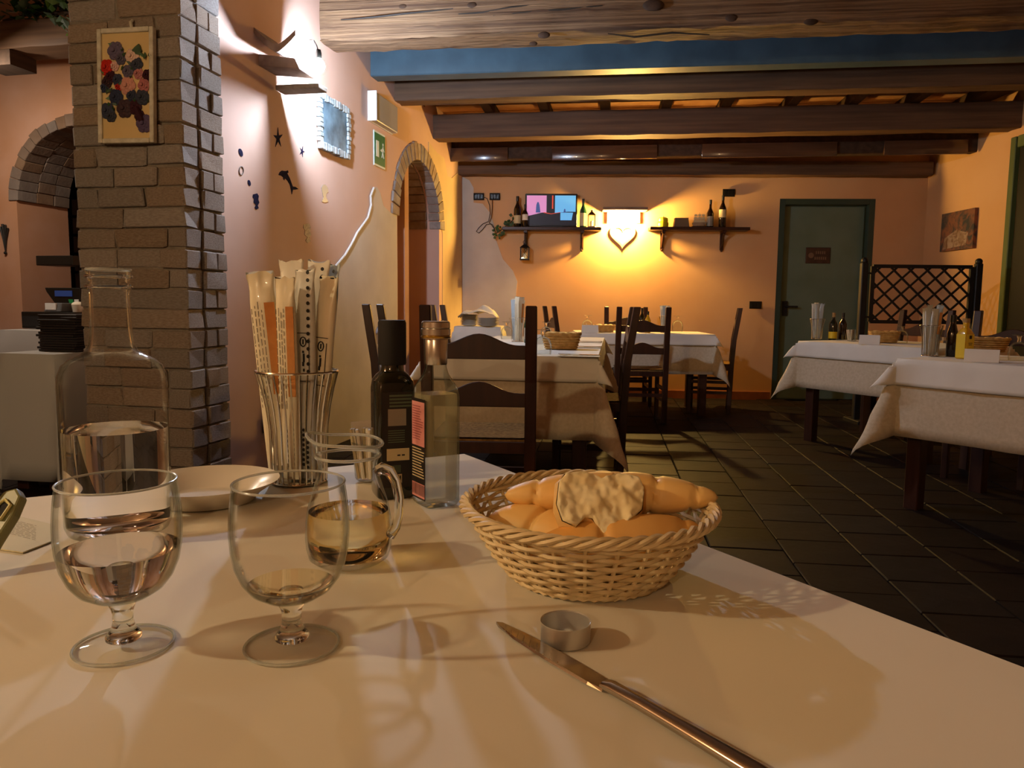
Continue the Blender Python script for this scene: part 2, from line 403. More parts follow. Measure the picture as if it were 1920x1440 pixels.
P2 = [(803, 266), (818, 286), (832, 296), (838, 330), (846, 334), (857, 324), (863, 345), (865, 500), (865, 690), (830, 745), (829, 560), (829, 440), (824, 390), (815, 335), (803, 296)]
B().prism([wl(*p) for p in P2], -0.006, 0.01).obj('plaster_patch', 'cream_plaster', wall_left)
# corridor behind the doorway
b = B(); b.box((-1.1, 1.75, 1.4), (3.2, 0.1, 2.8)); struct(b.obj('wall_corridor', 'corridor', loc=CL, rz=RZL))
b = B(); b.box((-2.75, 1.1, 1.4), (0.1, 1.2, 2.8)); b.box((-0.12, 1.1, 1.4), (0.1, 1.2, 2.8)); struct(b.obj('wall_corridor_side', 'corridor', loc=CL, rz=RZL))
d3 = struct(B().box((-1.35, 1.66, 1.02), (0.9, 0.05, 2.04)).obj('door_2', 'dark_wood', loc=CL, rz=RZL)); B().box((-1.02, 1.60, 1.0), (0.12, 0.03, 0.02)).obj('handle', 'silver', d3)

# far wall with the recess of the green door
DW0, DW1, DH = 3.405, 4.405, 2.165
pts = [(-0.6, 0), (DW0, 0), (DW0, DH), (DW1, DH), (DW1, 0), (5.2, 0), (5.2, 3.1), (-0.6, 3.1)]
wall_back = struct(B().prism(pts, 0.0, 0.15).obj('wall_back', 'orange_wall', loc=CL, rz=RZF))
P3 = [(867, 332), (880, 338), (888, 352), (888, 380), (905, 382), (918, 398), (926, 420), (930, 450), (943, 486), (962, 508), (970, 528), (968, 548), (966, 590), (969, 640), (966, 700), (867, 715)]
B().prism([wf(*p) for p in P3], -0.006, 0.01).obj('plaster_patch', 'plaster', wall_back)
bb = B(); bb.box((DW0 / 2 - 0.02, -0.008, 0.045), (DW0, 0.016, 0.09)); struct(bb.obj('baseboard_back', 'baseboard', loc=CL, rz=RZF))
bb = B(); bb.box(((DW1 + 4.92) / 2, -0.008, 0.045), (4.92 - DW1, 0.016, 0.09)); struct(bb.obj('baseboard_corner', 'baseboard', loc=CL, rz=RZF))
dr = struct(B().box(((DW0 + DW1) / 2, 0.13, DH / 2), (DW1 - DW0, 0.03, DH)).obj('door_1', 'door_green', loc=CL, rz=RZF))
f = B(); f.box((DW0 + 0.03, 0.05, DH / 2), (0.06, 0.09, DH)); f.box((DW1 - 0.03, 0.05, DH / 2), (0.06, 0.09, DH)); f.box(((DW0 + DW1) / 2, 0.05, DH - 0.03), (DW1 - DW0 - 0.12, 0.09, 0.06))
f.obj('door_frame', 'door_frame', dr, bevel=0.006)
B().box(((DW0 + DW1) / 2, 0.105, DH / 2 - 0.03), (DW1 - DW0 - 0.14, 0.02, DH - 0.08)).obj('door_leaf', 'door_green', dr, bevel=0.004)
h = B(); h.box((DW0 + 0.13, 0.085, 1.0), (0.05, 0.02, 0.16)); h.tube([(DW0 + 0.13, 0.09, 1.02), (DW0 + 0.13, 0.04, 1.02), (DW0 + 0.25, 0.035, 1.02)], 0.011, 8)
h.obj('door_handle', 'black_iron', dr)

# right wall with the green framed dark opening
RL = 11.0
wall_right = struct(B().box((RL / 2 - 0.1, 0.075, 1.55), (RL, 0.15, 3.1)).obj('wall_right', 'orange_wall', loc=CR, rz=RZR))
w0 = wr(1893, 400)[0]
win = struct(B().box((w0 + 0.75, -0.005, 1.25), (1.3, 0.012, 2.3)).obj('window_1', 'night', loc=CR, rz=RZR))
for x in (w0 + 0.05, w0 + 1.45): B().box((x, -0.025, 1.25), (0.07, 0.05, 2.5)).obj('window_frame', 'green_paint', win, bevel=0.006)
B().box((w0 + 0.75, -0.025, 2.45), (1.29, 0.05, 0.1)).obj('window_frame', 'green_paint', win, bevel=0.006)
B().box((w0 + 0.75, -0.025, 0.06), (1.29, 0.05, 0.12)).obj('window_frame', 'green_paint', win, bevel=0.006)
bb = B(); bb.box((w0 / 2 - 0.01, -0.008, 0.045), (w0 - 0.03, 0.016, 0.09)); struct(bb.obj('baseboard_right', 'baseboard', loc=CR, rz=RZR))

# walls behind and beside the diner, outside the frame
struct(B().box((0.9, -2.7, 1.55), (7.2, 0.15, 3.1)).obj('wall_rear', 'room_paint'))
struct(B().box((-2.68, -0.2, 1.55), (0.15, 5.0, 3.1)).obj('wall_side', 'room_paint'))
struct(B().box((-4.1, 2.2, 1.55), (2.7, 0.15, 3.1)).obj('wall_annex_near', 'annex_paint'))
struct(B().box((-5.45, 4.9, 1.55), (0.15, 5.4, 3.1)).obj('wall_annex_side', 'annex_paint'))

# the annex wall with its brick arch, left of the pillar
W2 = onz(20, 800, 0); W2.z = 0
wall_annex = arch_wall('wall_annex', 'annex_paint', -1.6, 2.3, 0.735, 0.56, 1.76, 3.1, 0.5, W2, RZP)
voussoirs(wall_annex, 0.735, 0.56, 1.76, 0.06, -0.01, 0.17, 22, proud=0.02, gap=0.02, m='arch_brick')
voussoirs(wall_annex, 0.735, 0.56, 1.76, 0.0, 0.172, 0.335, 20, proud=0.02, gap=0.02, m='arch_brick')
voussoirs(wall_annex, 0.735, 0.56, 1.76, 0.0, 0.337, 0.49, 20, proud=0.02, gap=0.02, m='arch_brick')
bb = B(); bb.box((-0.7, -0.008, 0.045), (1.75, 0.016, 0.09)); struct(bb.obj('baseboard_annex', 'black_matte', loc=W2, rz=RZP))
W3 = W2 + DL * 1.4
struct(B().box((0.6, 0.05, 1.55), (4.4, 0.1, 3.1)).obj('wall_annex_back', 'annex_paint', loc=W3, rz=RZP))
def w3(x, y): p = onp(x, y, W3 - DL * 0.02, DL); return ((p - W3).dot(NL), p.z)
gx0 = w3(108, 420)[0]; gz1 = w3(120, 372)[1]; gz0 = 0.75
win2 = struct(B().box((gx0 + 0.40, -0.01, (gz0 + gz1) / 2), (0.80, 0.02, gz1 - gz0)).obj('window_2', 'grey_pane', loc=W3, rz=RZP))
for i in range(6): B().box((gx0 + i * 0.16, -0.03, (gz0 + gz1) / 2), (0.022, 0.03, gz1 - gz0)).obj('bar', 'black_iron', win2)
for i in range(8): B().box((gx0 + 0.40, -0.034, gz0 + i * (gz1 - gz0) / 7), (0.82, 0.022, 0.022)).obj('bar', 'black_iron', win2)
A3 = arc(gx0 + 0.40, 0.44, gz1, 14)
B().prism(A3, -0.06, -0.005).obj('fanlight', 'black_iron', win2)

# brick pillar
PL = Vector((-2.137, 3.773, 0)); PWD = 0.608; PDP = 0.30; PH = 3.06
pillar = struct(B().box((PWD / 2 - 0.004, PDP / 2 + 0.001, PH / 2), (PWD - 0.022, PDP, PH)).obj('pillar', 'mortar', loc=PL, rz=RZP))
bm_var = []
for k in range(7):
    t = B(); t.box((0, 0, 0), (1, 1, 1)); o = t.obj('brick', 'brick')
    bm = bmesh.new(); bm.from_mesh(o.data)
    bmesh.ops.bevel(bm, geom=list(bm.edges), offset=0.05, segments=1, affect='EDGES')
    for v in bm.verts: v.co += Vector([random.uniform(-0.025, 0.025) for _ in range(3)])
    bm.to_mesh(o.data); bm.free();
    bm_var.append(o.data); bpy.data.objects.remove(o)
def brick(parent, c, d, rz=0.0):
    o = bpy.data.objects.new('brick', random.choice(bm_var)); COL.objects.link(o); o.parent = parent
    o.location = c; o.scale = d; o.rotation_euler = (random.uniform(-.02, .02), random.uniform(-.012, .012), rz + random.uniform(-.02, .02) + random.choice((0, math.pi)))
pit = 0.0965; nrow = int(PH / pit)
for r_ in range(nrow):
    z = pit * (r_ + 0.5); hh = pit - random.uniform(0.004, 0.012)
    x = 0.0; first = random.choice((0.13, 0.27, 0.22))
    ws = [first]
    while PWD - sum(ws) > 0.36: ws.append(random.choice((0.26, 0.28, 0.24)))
    ws.append(PWD - sum(ws))
    for i, w in enumerate(ws):
        dp = 0.12; pr = random.uniform(-0.008, 0.008)
        brick(pillar, (x + w / 2, dp / 2 - 0.012 + pr, z + random.uniform(-.003, .003)), (w - random.uniform(0.002, 0.010), dp, hh))
        x += w
    y = 0.115
    for w in ((0.19,) if r_ % 2 else (0.10, 0.09)):
        brick(pillar, (PWD - 0.056 + random.uniform(-.006, .006), y + w / 2, z + random.uniform(-.003, .003)), (0.12, w - 0.005, hh))
        y += w

# ceiling, beams and joists
struct(B().box((-0.5, 3.0, 3.15), (12.4, 12.4, 0.1)).obj('ceiling', 'ceiling_paint'))
def lw_point(bn):     # where a beam front at distance bn along BF meets the side wall
    t = (bn - CL.dot(BF)) / DL.dot(BF); return CL + DL * t
def beam_len(p): return (p - CR).dot(NR) / -(BD.dot(NR))
def rough_box(L, d, h, n, j, j2):
    b = B(); pr = [(0, 0), (d, 0), (d, h), (0, h)]; k = 4
    prof = []
    for a in range(4):
        p, q = pr[a], pr[(a + 1) % 4]
        for t in (0.0, 0.06, 0.35, 0.65, 0.94): prof.append((p[0] + (q[0] - p[0]) * t, p[1] + (q[1] - p[1]) * t))
    k = len(prof); v = []; off = [[random.uniform(-j, j), random.uniform(-j, j)] for _ in prof]
    for i in range(n + 1):
        for a, (y, z) in enumerate(prof):
            off[a][0] = off[a][0] * 0.75 + random.uniform(-j2, j2); off[a][1] = off[a][1] * 0.75 + random.uniform(-j2, j2)
            v.append((L * i / n - 0.1, y + off[a][0], z + off[a][1]))
    f = [(i * k + a, i * k + (a + 1) % k, (i + 1) * k + (a + 1) % k, (i + 1) * k + a) for i in range(n) for a in range(k)]
    f += [tuple(range(k)), tuple(n * k + a for a in range(k))]
    return b.add(v, f)
def beam(name, bn, z0, z1, d, m, j=0.0, j2=0.0, n=40, extra=0.0):
    p = lw_point(bn); L = beam_len(p) + 0.12 + extra
    if j or j2: o = rough_box(L, d, z1 - z0, n, j, j2).obj(name, m, loc=(p.x, p.y, z0), rz=RZB, smooth=True, angle=50)
    else: o = B().box((L / 2 - 0.1, d / 2, (z1 - z0) / 2), (L, d, z1 - z0)).obj(name, m, loc=(p.x, p.y, z0), rz=RZB, bevel=0.008)
    return struct(o)
bigb = beam('ceiling_beam', 4.93, 2.705, 3.08, 0.24, 'wood_old', 0.006, 0.007, 90)
pbig = lw_point(4.93)
def on_big(x, y): p = onp(x, y, pbig, BF); return ((p - pbig).dot(BD), p.z - 2.705)
for px in (((640, 38), (700, 33), (762, 26), (850, 17)), ((860, 27), (905, 24), (960, 14), (1010, 9)), ((925, 30), (1000, 22), (1060, 18), (1130, 11)), ((1140, 64), (1190, 70), (1260, 62), (1330, 66))):
    q = [on_big(*k) for k in px]; n_ = len(q)
    B().tube([(a, -0.007, c) for a, c in q], [.003] + [.006] * (n_ - 2) + [.003], 6).obj('crack', 'wire', bigb)
for x, y, r in ((755, 12, .02), (885, 10, .026), (1225, 10, .05), (1020, 66, .03), (1372, 34, .03), (1442, 34, .026), (1520, 40, .034), (1000, 82, .02)):
    a, c = on_big(x, y); B().ball((a, -0.002, c), r, 14, 8, (1.3, .28, .7)).obj('knot', 'wood_joist', bigb, smooth=True)
beam('steel_beam', 5.763, 2.722, 2.98, 0.15, 'blue_steel')
beam('ceiling_beam', 6.262, 2.672, 2.835, 0.17, 'wood_beam', 0.003, 0.003, 60)
beam('ceiling_beam', 7.261, 2.578, 2.803, 0.18, 'wood_beam', 0.003, 0.003, 60)
b4 = beam('ceiling_beam', 7.86, 2.49, 2.80, 0.12, 'wood_joist')
p5 = CL + NF * 0.02; tr = struct(rough_box(5.0, 0.14, 0.135, 60, 0.003, 0.003).obj('trim_1', 'wood_beam', loc=(p5.x + NF.x * 0.14, p5.y + NF.y * 0.14, 2.385), rz=RZF, smooth=True, angle=50))
p4 = lw_point(7.86)
for x0, x1 in ((845, 953), (1035, 1232), (1315, 1568), (1655, 1812)):
    a = onp(x0, 290, p4, BF); c = onp(x1, 290, p4, BF); u0 = (a - p4).dot(BD); u1 = (c - p4).dot(BD)
    B().box(((u0 + u1) / 2, -0.018, 0.045), (u1 - u0, 0.035, 0.135)).obj('gloss_panel', 'gloss_panel', b4, bevel=0.008, bseg=2, smooth=True)
pj = lw_point(7.261)
jt = [onp(x, 208, pj, BF) for x in (800, 917, 1021, 1134, 1249, 1361, 1485, 1600, 1715, 1830)]
for q in jt:
    u = (q - pj).dot(BD)
    struct(B().box((0, 0.1, 2.853), (0.085, 2.0, 0.09)).obj('ceiling_joist', 'wood_joist', loc=(q.x, q.y, 0), rz=RZB))
boards = struct(B().box((2.3, -0.0, 2.93), (6.4, 2.6, 0.03)).obj('ceiling_boards', 'wood_joist', loc=(pj.x, pj.y, 0), rz=RZB))
for i in range(len(jt) - 1):
    u0 = (jt[i] - pj).dot(BD) + 0.05; u1 = (jt[i + 1] - pj).dot(BD) - 0.05
    for k in range(5): B().box(((u0 + u1) / 2, -0.85 + k * 0.33, 2.905), (u1 - u0, 0.31, 0.02)).obj('terracotta_tile', 'terracotta_board', boards)
# dark beam of the annex with its corbel
pa = W2 - DL * 0.9
def wa(x, y): p = onp(x, y, pa, DL); return ((p - pa).dot(NL), p.z)
za0 = wa(70, 88)[1]; za1 = wa(70, 34)[1]
ab = struct(rough_box(3.2, 0.22, za1 - za0, 30, 0.004, 0.004).obj('annex_beam', 'wood_beam', loc=(pa.x - NL.x * 1.0, pa.y - NL.y * 1.0, za0), rz=RZP, smooth=True, angle=50))
c0 = wa(18, 100)
B().box((c0[0] - 0.12 + 1.0, 0.1, -0.045), (0.24, 0.2, 0.09)).obj('corbel', 'wood_joist', ab)

# ================================================================ things on the walls
def onL(s, z): p = CL + DL * s; return (p.x, p.y, z)
def onF(s, z): p = CL + DF * s; return (p.x, p.y, z)
def onR(s, z): p = CR - DR * s; return (p.x, p.y, z)
def point_light(name, loc, watts, col, radius=0.04, parent=None):
    l = bpy.data.lights.new(name, 'POINT'); l.energy = watts; l.color = col; l.shadow_soft_size = radius
    o = bpy.data.objects.new(name, l); COL.objects.link(o); o.location = loc
    if parent: o.parent = parent
    return o

# wall lamp with the cold bulb
s0, z0 = wl(508, 165)
lamp = root('wall_lamp', 'roof tile wall lamp with a cold white bulb on the pink side wall', 'lamp', onL(s0, z0), RZL)
B().box((0.05, -0.165, 0.0), (0.11, 0.27, 0.028)).obj('shelf_board', 'grey_board', lamp, bevel=0.003)
t = B()
t.add([(-.13, -0.0, 0.15), (.06, -0.0, 0.15), (.06, -0.22, 0.115), (-.13, -0.22, 0.115), (-.13, -0.0, 0.085), (.06, -0.0, 0.085), (.06, -0.25, 0.055), (-.13, -0.25, 0.055)],
      [(0, 1, 2, 3), (4, 7, 6, 5), (0, 3, 7, 4), (1, 5, 6, 2), (0, 4, 5, 1), (3, 2, 6, 7)])
t.obj('lower_tile', 'terracotta', lamp, bevel=0.004)
pr = [(-0.0 - 0.25 * i / 16, 0.165 + 0.10 * abs(1 - i / 9.0) ** 1.5 if i < 9 else 0.165 + 0.07 * ((i - 9) / 7.0) ** 1.3) for i in range(17)]
b = B(); out = [(y, z + 0.014) for y, z in pr] + [(y, z - 0.016 - .012 * (1 - abs(i_ / 8 - 1))) for i_, (y, z) in enumerate(reversed(pr))]
b.prism([(y, z) for y, z in out], -0.17, 0.08, 'x'); b.obj('upper_tile', 'terracotta', lamp, smooth=True)
B().tube([(0.0, -0.235, 0.225), (0.0, -0.25, 0.25), (0.01, -0.268, 0.25), (0.02, -0.28, 0.225), (0.03, -0.286, 0.195)], 0.004, 8).obj('cable', 'wire', lamp, smooth=True)
B().lathe([(0, 0.05), (0.014, 0.05), (0.018, 0.03), (0.018, 0), (0, 0)], 16, (0.03, -0.286, 0.155)).obj('socket', 'black_plastic', lamp, smooth=True)
B().ball((0.03, -0.287, 0.115), 0.034, 12, 7, (1, 1, 1.2)).obj('bulb', 'bulb_cold', lamp, smooth=True)

# wall lamp with the warm bulb between the two shelves
s1, z1 = wf(1169, 400)
wlamp = root('wall_lamp', 'glowing warm wall lamp under a tile between the two shelves', 'lamp', onF(s1, z1 - 0.03), RZF)
B().box((0, -0.11, 0.055), (0.47, 0.22, 0.03)).obj('roof_board', 'terracotta', wlamp, bevel=0.004)
B().box((0.0, -0.012, -0.02), (0.36, 0.024, 0.12)).obj('back_plate', 'grey_board', wlamp, bevel=0.003)
B().lathe([(0, 0.05), (0.018, 0.05), (0.018, 0), (0, 0)], 16, (0, -0.11, -0.01)).obj('socket', 'white_plastic', wlamp, smooth=True)
B().ball((0, -0.11, -0.055), 0.036, 12, 7, (1, 1, 1.3)).obj('bulb', 'bulb_warm', wlamp, smooth=True)
hs, hz_ = wf(1167, 443)
def heart(k, n=40): return [(k * 0.0625 * 16 * math.sin(t) ** 3, k * 0.0625 * (13 * math.cos(t) - 5 * math.cos(2 * t) - 2 * math.cos(3 * t) - math.cos(4 * t))) for t in [2 * math.pi * i / n for i in range(n)]]
hb = B(); ho = heart(0.138); hi = heart(0.105); n = len(ho)
hb.add([(a, -0.02, b) for a, b in ho] + [(a, -0.02, b) for a, b in hi] + [(a, 0, b) for a, b in ho] + [(a, 0, b) for a, b in hi],
       [(i, (i + 1) % n, n + (i + 1) % n, n + i) for i in range(n)] + [(2 * n + i, 3 * n + i, 3 * n + (i + 1) % n, 2 * n + (i + 1) % n) for i in range(n)] +
       [(i, 2 * n + i, 2 * n + (i + 1) % n, (i + 1) % n) for i in range(n)] + [(n + i, n + (i + 1) % n, 3 * n + (i + 1) % n, 3 * n + i) for i in range(n)])
tag(hb.obj('heart_ornament', 'pale_wood', loc=onF(hs, hz_ + 0.01), rz=RZF), 'open wooden heart hanging on the wall below the glowing lamp', 'ornament')

# lamps on the walls beside and behind the diner, outside the frame
def plain_lamp(loc, rz, watts, label, col=(1.0, 0.79, 0.46), rad=0.04):
    l = root('wall_lamp', label, 'lamp', loc, rz)
    B().box((0, 0.0, 0), (0.1, 0.02, 0.16)).obj('back_plate', 'terracotta', l, bevel=0.004)
    B().tube([(0, -0.01, 0.02), (0, -0.09, 0.03), (0, -0.16, 0.0)], 0.008, 8).obj('arm', 'black_iron', l, smooth=True)
    B().lathe([(0, 0.03), (0.016, 0.03), (0.016, -0.02), (0, -0.02)], 16, (0, -0.16, -0.01)).obj('socket', 'black_plastic', l, smooth=True)
    point_light('bulb_light', (0, -0.16, -0.085), watts, col, rad, l)
    return l
side_lamp = plain_lamp((-2.6, 0.12, 2.2), R(90), SIDE_WATTS, 'warm wall lamp on the side wall near the diner')
plain_lamp((-0.9, -2.6, 2.25), R(180), BACK_WATTS, 'warm wall lamp on the wall behind the diner')
hl = root('annex_fill_lamp', 'small pendant lamp added out of view to brighten the annex room', 'lamp', (-3.42, 4.6, 2.45))  # added fill light: unseen pendant that brightens the annex wall, jamb and window
B().tube([(0, 0, .65), (0, 0, .06)], .004, 6).obj('cord', 'wire', hl); B().lathe([(0.02, .07), (.03, .05), (.09, -.02), (.088, -.02), (.028, .048), (.018, .066)], 24).obj('shade', 'terracotta', hl, smooth=True)
point_light('bulb_light', (0, 0, -.03), 55.0, (1.0, .84, .66), .04, hl)

# picture with the driftwood frame
a0, b0 = wl(594, 273); a1, b1 = wl(648, 180)
pic = root('picture', 'sea picture in a pale driftwood block frame on the side wall', 'picture', onL((a0 + a1) / 2, (2.025 + 2.36) / 2), RZL)
W_, H_ = abs(a1 - a0), 0.335
B().box((0, -0.012, 0), (W_ - 0.03, 0.02, H_ - 0.03)).obj('print', 'sea_print', pic)
for i in range(13):
    for sgn in (-1, 1):
        w = W_ / 13; hh = random.uniform(0.035, 0.055)
        B().box((-W_ / 2 + w * (i + .5), -0.02, sgn * (H_ / 2 - 0.01)), (w * .9, random.uniform(.02, .035), hh)).obj('slat', 'driftwood', pic, bevel=0.003)
for i in range(9):
    for sgn in (-1, 1):
        w = (H_ - 0.06) / 9
        B().box((sgn * (W_ / 2 - 0.012), -0.02, -H_ / 2 + 0.03 + w * (i + .5)), (random.uniform(.035, .055), random.uniform(.02, .035), w * .9)).obj('slat', 'driftwood', pic, bevel=0.003)

# emergency exit sign and emergency lamp
e0, f0 = wl(700, 304); e1, f1 = wl(720, 252)
ew = e1 - e0; eh = 0.235
ex = root('exit_sign', 'green emergency exit sign with a white running figure and door', 'sign', onL((e0 + e1) / 2, 2.205), RZL)
B().box((0, -0.004, 0), (ew, 0.008, eh + 0.03)).obj('backing', 'exit_white', ex)
B().box((0, -0.009, 0), (ew - 0.014, 0.004, eh)).obj('green_panel', 'exit_green', ex)
p = B(); p.box((-ew * 0.24, -0.012, 0.0), (ew * 0.24, 0.002, eh * 0.52))
p.prism([(0.0, 0.0), (0.03, 0.012), (0.03, 0.005), (0.05, 0.005), (0.05, -0.005), (0.03, -0.005), (0.03, -0.012)], -0.013, -0.011)
p.ball((ew * 0.27, -0.012, 0.05), 0.011, 10, 6, (1, 0.15, 1))
for q in ([(ew * .25, .036), (ew * .30, .036), (ew * .27, -.01), (ew * .22, -.01)], [(ew * .22, -.01), (ew * .27, -.01), (ew * .36, -.05), (ew * .33, -.055)], [(ew * .22, -.01), (ew * .26, -.01), (ew * .17, -.055), (ew * .13, -.05)], [(ew * .28, .03), (ew * .38, .0), (ew * .36, -.005), (ew * .26, .02)], [(ew * .27, .03), (ew * .15, .012), (ew * .15, .004), (ew * .27, .02)]):
    p.prism(q, -0.013, -0.011)
p.obj('pictogram', 'exit_white', ex)
g0 = wl(690, 200)[0]; g1 = wl(733, 220)[0]
em = root('emergency_lamp', 'pale plastic emergency light above the green exit sign', 'lamp', onL((g0 + g1) / 2, 2.49), RZL)
B().box((0, -0.03, 0), (g1 - g0, 0.06, 0.21)).obj('housing', 'acrylic', em, bevel=0.008, bseg=2)
B().box((-(g1 - g0) / 2 - 0.003, -0.035, 0), (0.008, 0.075, 0.22)).obj('end_cap', 'white_plastic', em, bevel=0.002)
B().box((0, -0.004, -0.1), (g1 - g0 + 0.02, 0.02, 0.02)).obj('base_rail', 'white_plastic', em)

# stickers on the side wall
def sticker(label, px, m='sticker_dark', name='wall_sticker', extra=None):
    q = [wl(*k) for k in px]; cs = sum(k[0] for k in q) / len(q); cz = sum(k[1] for k in q) / len(q)
    b = B(); b.prism([(a - cs, c - cz) for a, c in q], -0.0025, 0.0)
    o = b.obj(name, m, loc=onL(cs, cz), rz=RZL); tag(o, label, 'sticker', 'sea stickers on the side wall')
    for mm, px2 in (extra or []):
        q2 = [wl(*k) for k in px2]; B().prism([(a - cs, c - cz) for a, c in q2], -0.004, -0.001).obj('stripe', mm, o)
    return o
def star_px(cx, cy, w, h, n=5, ph=0.2): return [(cx + w * math.cos(ph + math.pi * i / n) * (1 if i % 2 == 0 else .3), cy + h * math.sin(ph + math.pi * i / n) * (1 if i % 2 == 0 else .3)) for i in range(2 * n)]
def blob(cx, cy, w, h, n=14, tilt=0.0): return [(cx + w * math.cos(t) + tilt * h * math.sin(t), cy + h * math.sin(t)) for t in [2 * math.pi * i / n for i in range(n)]]
sticker('larger dark starfish sticker under the lamp on the side wall', star_px(521, 259, 9, 20, 5, -1.6), 'sticker_dark')
sticker('smaller dark starfish sticker beside the driftwood picture', star_px(566, 284, 5, 11, 5, -1.2), 'sticker_dark')
Z6 = lambda a, b_: (a / 5.54 + 420, b_ / 5.54 + 220)
dol = [Z6(*k) for k in ((565, 600), (578, 570), (600, 553), (630, 558), (648, 556), (662, 551), (668, 572), (655, 582), (680, 630), (698, 680), (712, 718), (740, 722), (772, 745), (735, 752), (714, 752), (702, 800), (694, 748), (682, 700), (655, 655), (632, 632), (624, 655), (614, 642), (612, 622), (590, 606))]
sticker('dark leaping dolphin sticker in the middle of the side wall', dol, 'sticker_dark')
sticker('dark drop shaped shell sticker, uppermost near the brick pillar', blob(451, 286, 3.6, 7.5, 14, 0.25))
sticker('small dark drop shaped shell sticker below the grey bubble ring', blob(467, 343, 2.6, 5.5, 14, 0.2))
ringo = blob(452, 320, 4, 8); rq = [wl(*k) for k in ringo]
b = B(); b.tube([(a - rq[0][0], -0.002, c - rq[0][1]) for a, c in rq], 0.0025, 6, closed=True)
tag(b.obj('wall_sticker', 'sticker_grey', loc=onL(*rq[0]), rz=RZL), 'thin grey bubble ring sticker near the brick pillar', 'sticker', 'sea stickers on the side wall')
def seahorse(dx, dy, k): return [(dx + a * k, dy + b_ * k) for a, b_ in ((-5, -12), (3, -14), (6, -9), (5, -2), (7, 4), (4, 10), (6, 15), (1, 18), (-2, 14), (1, 9), (-4, 4), (-3, -3), (-6, -7))]
sticker('dark silvery fish sticker below the small shells, near the pillar', seahorse(479, 376, 0.95), 'sticker_dark')
sticker('pale silver seahorse sticker near the top of the breadstick packs', seahorse(575, 435, 1.15), 'sticker_silver')
sticker('grey mermaid shaped sticker between the dolphin and the plaster', [(602, 352), (605, 346), (610, 346), (614, 352), (615, 360), (612, 362), (611, 370), (615, 378), (609, 380), (603, 378), (606, 370), (604, 362)], 'sticker_grey')
k0 = [wl(*k) for k in ()]
# wheat spray on the annex wall
wp = onp(12, 450, W2, DL); wp -= DL * 0.01
ws_ = root('wheat_ornament', 'small dark spray of wheat ears hung on the annex wall', 'ornament', wp, RZP)
for i, (dx, dz) in enumerate(((-0.035, .10), (-0.012, .12), (0.012, .115), (0.035, .09))):
    B().tube([(0, -0.004, -.1), (dx * .4, -0.006, 0), (dx, -0.006, dz)], [.003, .004, .009], 6).obj('ear', 'black_iron', ws_)
B().ball((0, -.006, -.1), .012, 8, 6).obj('knot', 'black_iron', ws_)

# flower panel on the pillar
fp = root('flower_panel', 'cream panel of dried flowers in a pale frame on the brick pillar', 'picture', PL + NL * 0.34 - DL * 0.036 + Vector((0, 0, 2.0)), rot=(R(-1), R(1.2), RZP))
PW_, PH_ = 0.298, 0.52
B().box((0, 0, 0), (PW_ - 0.03, 0.016, PH_ - 0.03)).obj('panel', 'cream_panel', fp)
for sx in (-1, 1): B().box((sx * (PW_ / 2 - 0.01), -0.006, 0), (0.022, 0.028, PH_)).obj('frame_side', 'cream_frame', fp, bevel=0.003)
for sz in (-1, 1): B().box((0, -0.006, sz * (PH_ / 2 - 0.01)), (PW_ - 0.045, 0.028, 0.022)).obj('frame_side', 'cream_frame', fp, bevel=0.003)
B().tube([(0.02, 0.01, PH_ / 2 - 0.01), (0.02, -0.0, PH_ / 2 + 0.03), (0.02, 0.012, PH_ / 2 + 0.04)], 0.008, 8).obj('hook', 'cream_frame', fp, smooth=True)
def rosette(x, z, r, m, n=3):
    b = B()
    for k in range(n):
        rr = r * (1 - 0.28 * k)
        for i in range(6):
            a = 2 * math.pi * (i + 0.5 * k) / 6
            b.ball((x + rr * .5 * math.cos(a), -0.012 - 0.006 * k, z + rr * .5 * math.sin(a)), rr * .5, 8, 5, (1, .35, 1))
    b.ball((x, -0.014 - .006 * n, z), r * .25, 8, 5, (1, .5, 1))
    b.obj('flower', m, fp, smooth=True)
def zz(a, b_): return ((a - 748) / 700 * 0.30 / 0.457 * 1.0, (495 - b_) / 634 * 0.52)
for a, b_, r, m in ((690, 300, .045, 'flower_lilac'), (720, 345, .03, 'flower_lilac'), (785, 335, .038, 'flower_peach'), (640, 390, .04, 'flower_red'), (685, 385, .024, 'flower_pink'), (760, 415, .032, 'flower_lilac'), (820, 430, .028, 'flower_red'), (870, 440, .028, 'flower_dark'),
                    (758, 495, .044, 'flower_pink'), (706, 500, .02, 'flower_red'), (850, 495, .034, 'flower_red'), (640, 470, .03, 'flower_dark'), (625, 500, .026, 'flower_blue'), (690, 555, .04, 'flower_blue'), (780, 550, .03, 'flower_blue'), (840, 560, .04, 'flower_blue'),
                    (740, 620, .046, 'flower_dark'), (800, 615, .036, 'flower_dark'), (640, 630, .04, 'flower_blue'), (660, 660, .03, 'flower_blue'), (850, 705, .045, 'flower_lilac'), (825, 665, .03, 'flower_dark'), (660, 440, .03, 'flower_dark'), (700, 460, .03, 'flower_blue'), (810, 380, .035, 'flower_blue')):
    x, z = zz(a, b_); rosette(x, z, r, m)
for i in range(46):
    a = random.uniform(600, 890); b_ = random.uniform(270, 690); x, z = zz(a, b_)
    if b_ > 600 and a > 760: continue
    t = random.uniform(0, 6.28); l = random.uniform(.02, .04)
    q = B(); q.add([(x, -.012, z), (x + l * .5 * math.cos(t) - l * .25 * math.sin(t), -.016, z + l * .5 * math.sin(t) + l * .25 * math.cos(t)), (x + l * math.cos(t), -.022, z + l * math.sin(t)), (x + l * .5 * math.cos(t) + l * .25 * math.sin(t), -.018, z + l * .5 * math.sin(t) - l * .25 * math.cos(t))], [(0, 1, 2), (0, 2, 3)])
    q.obj('leaf', 'leaf', fp)
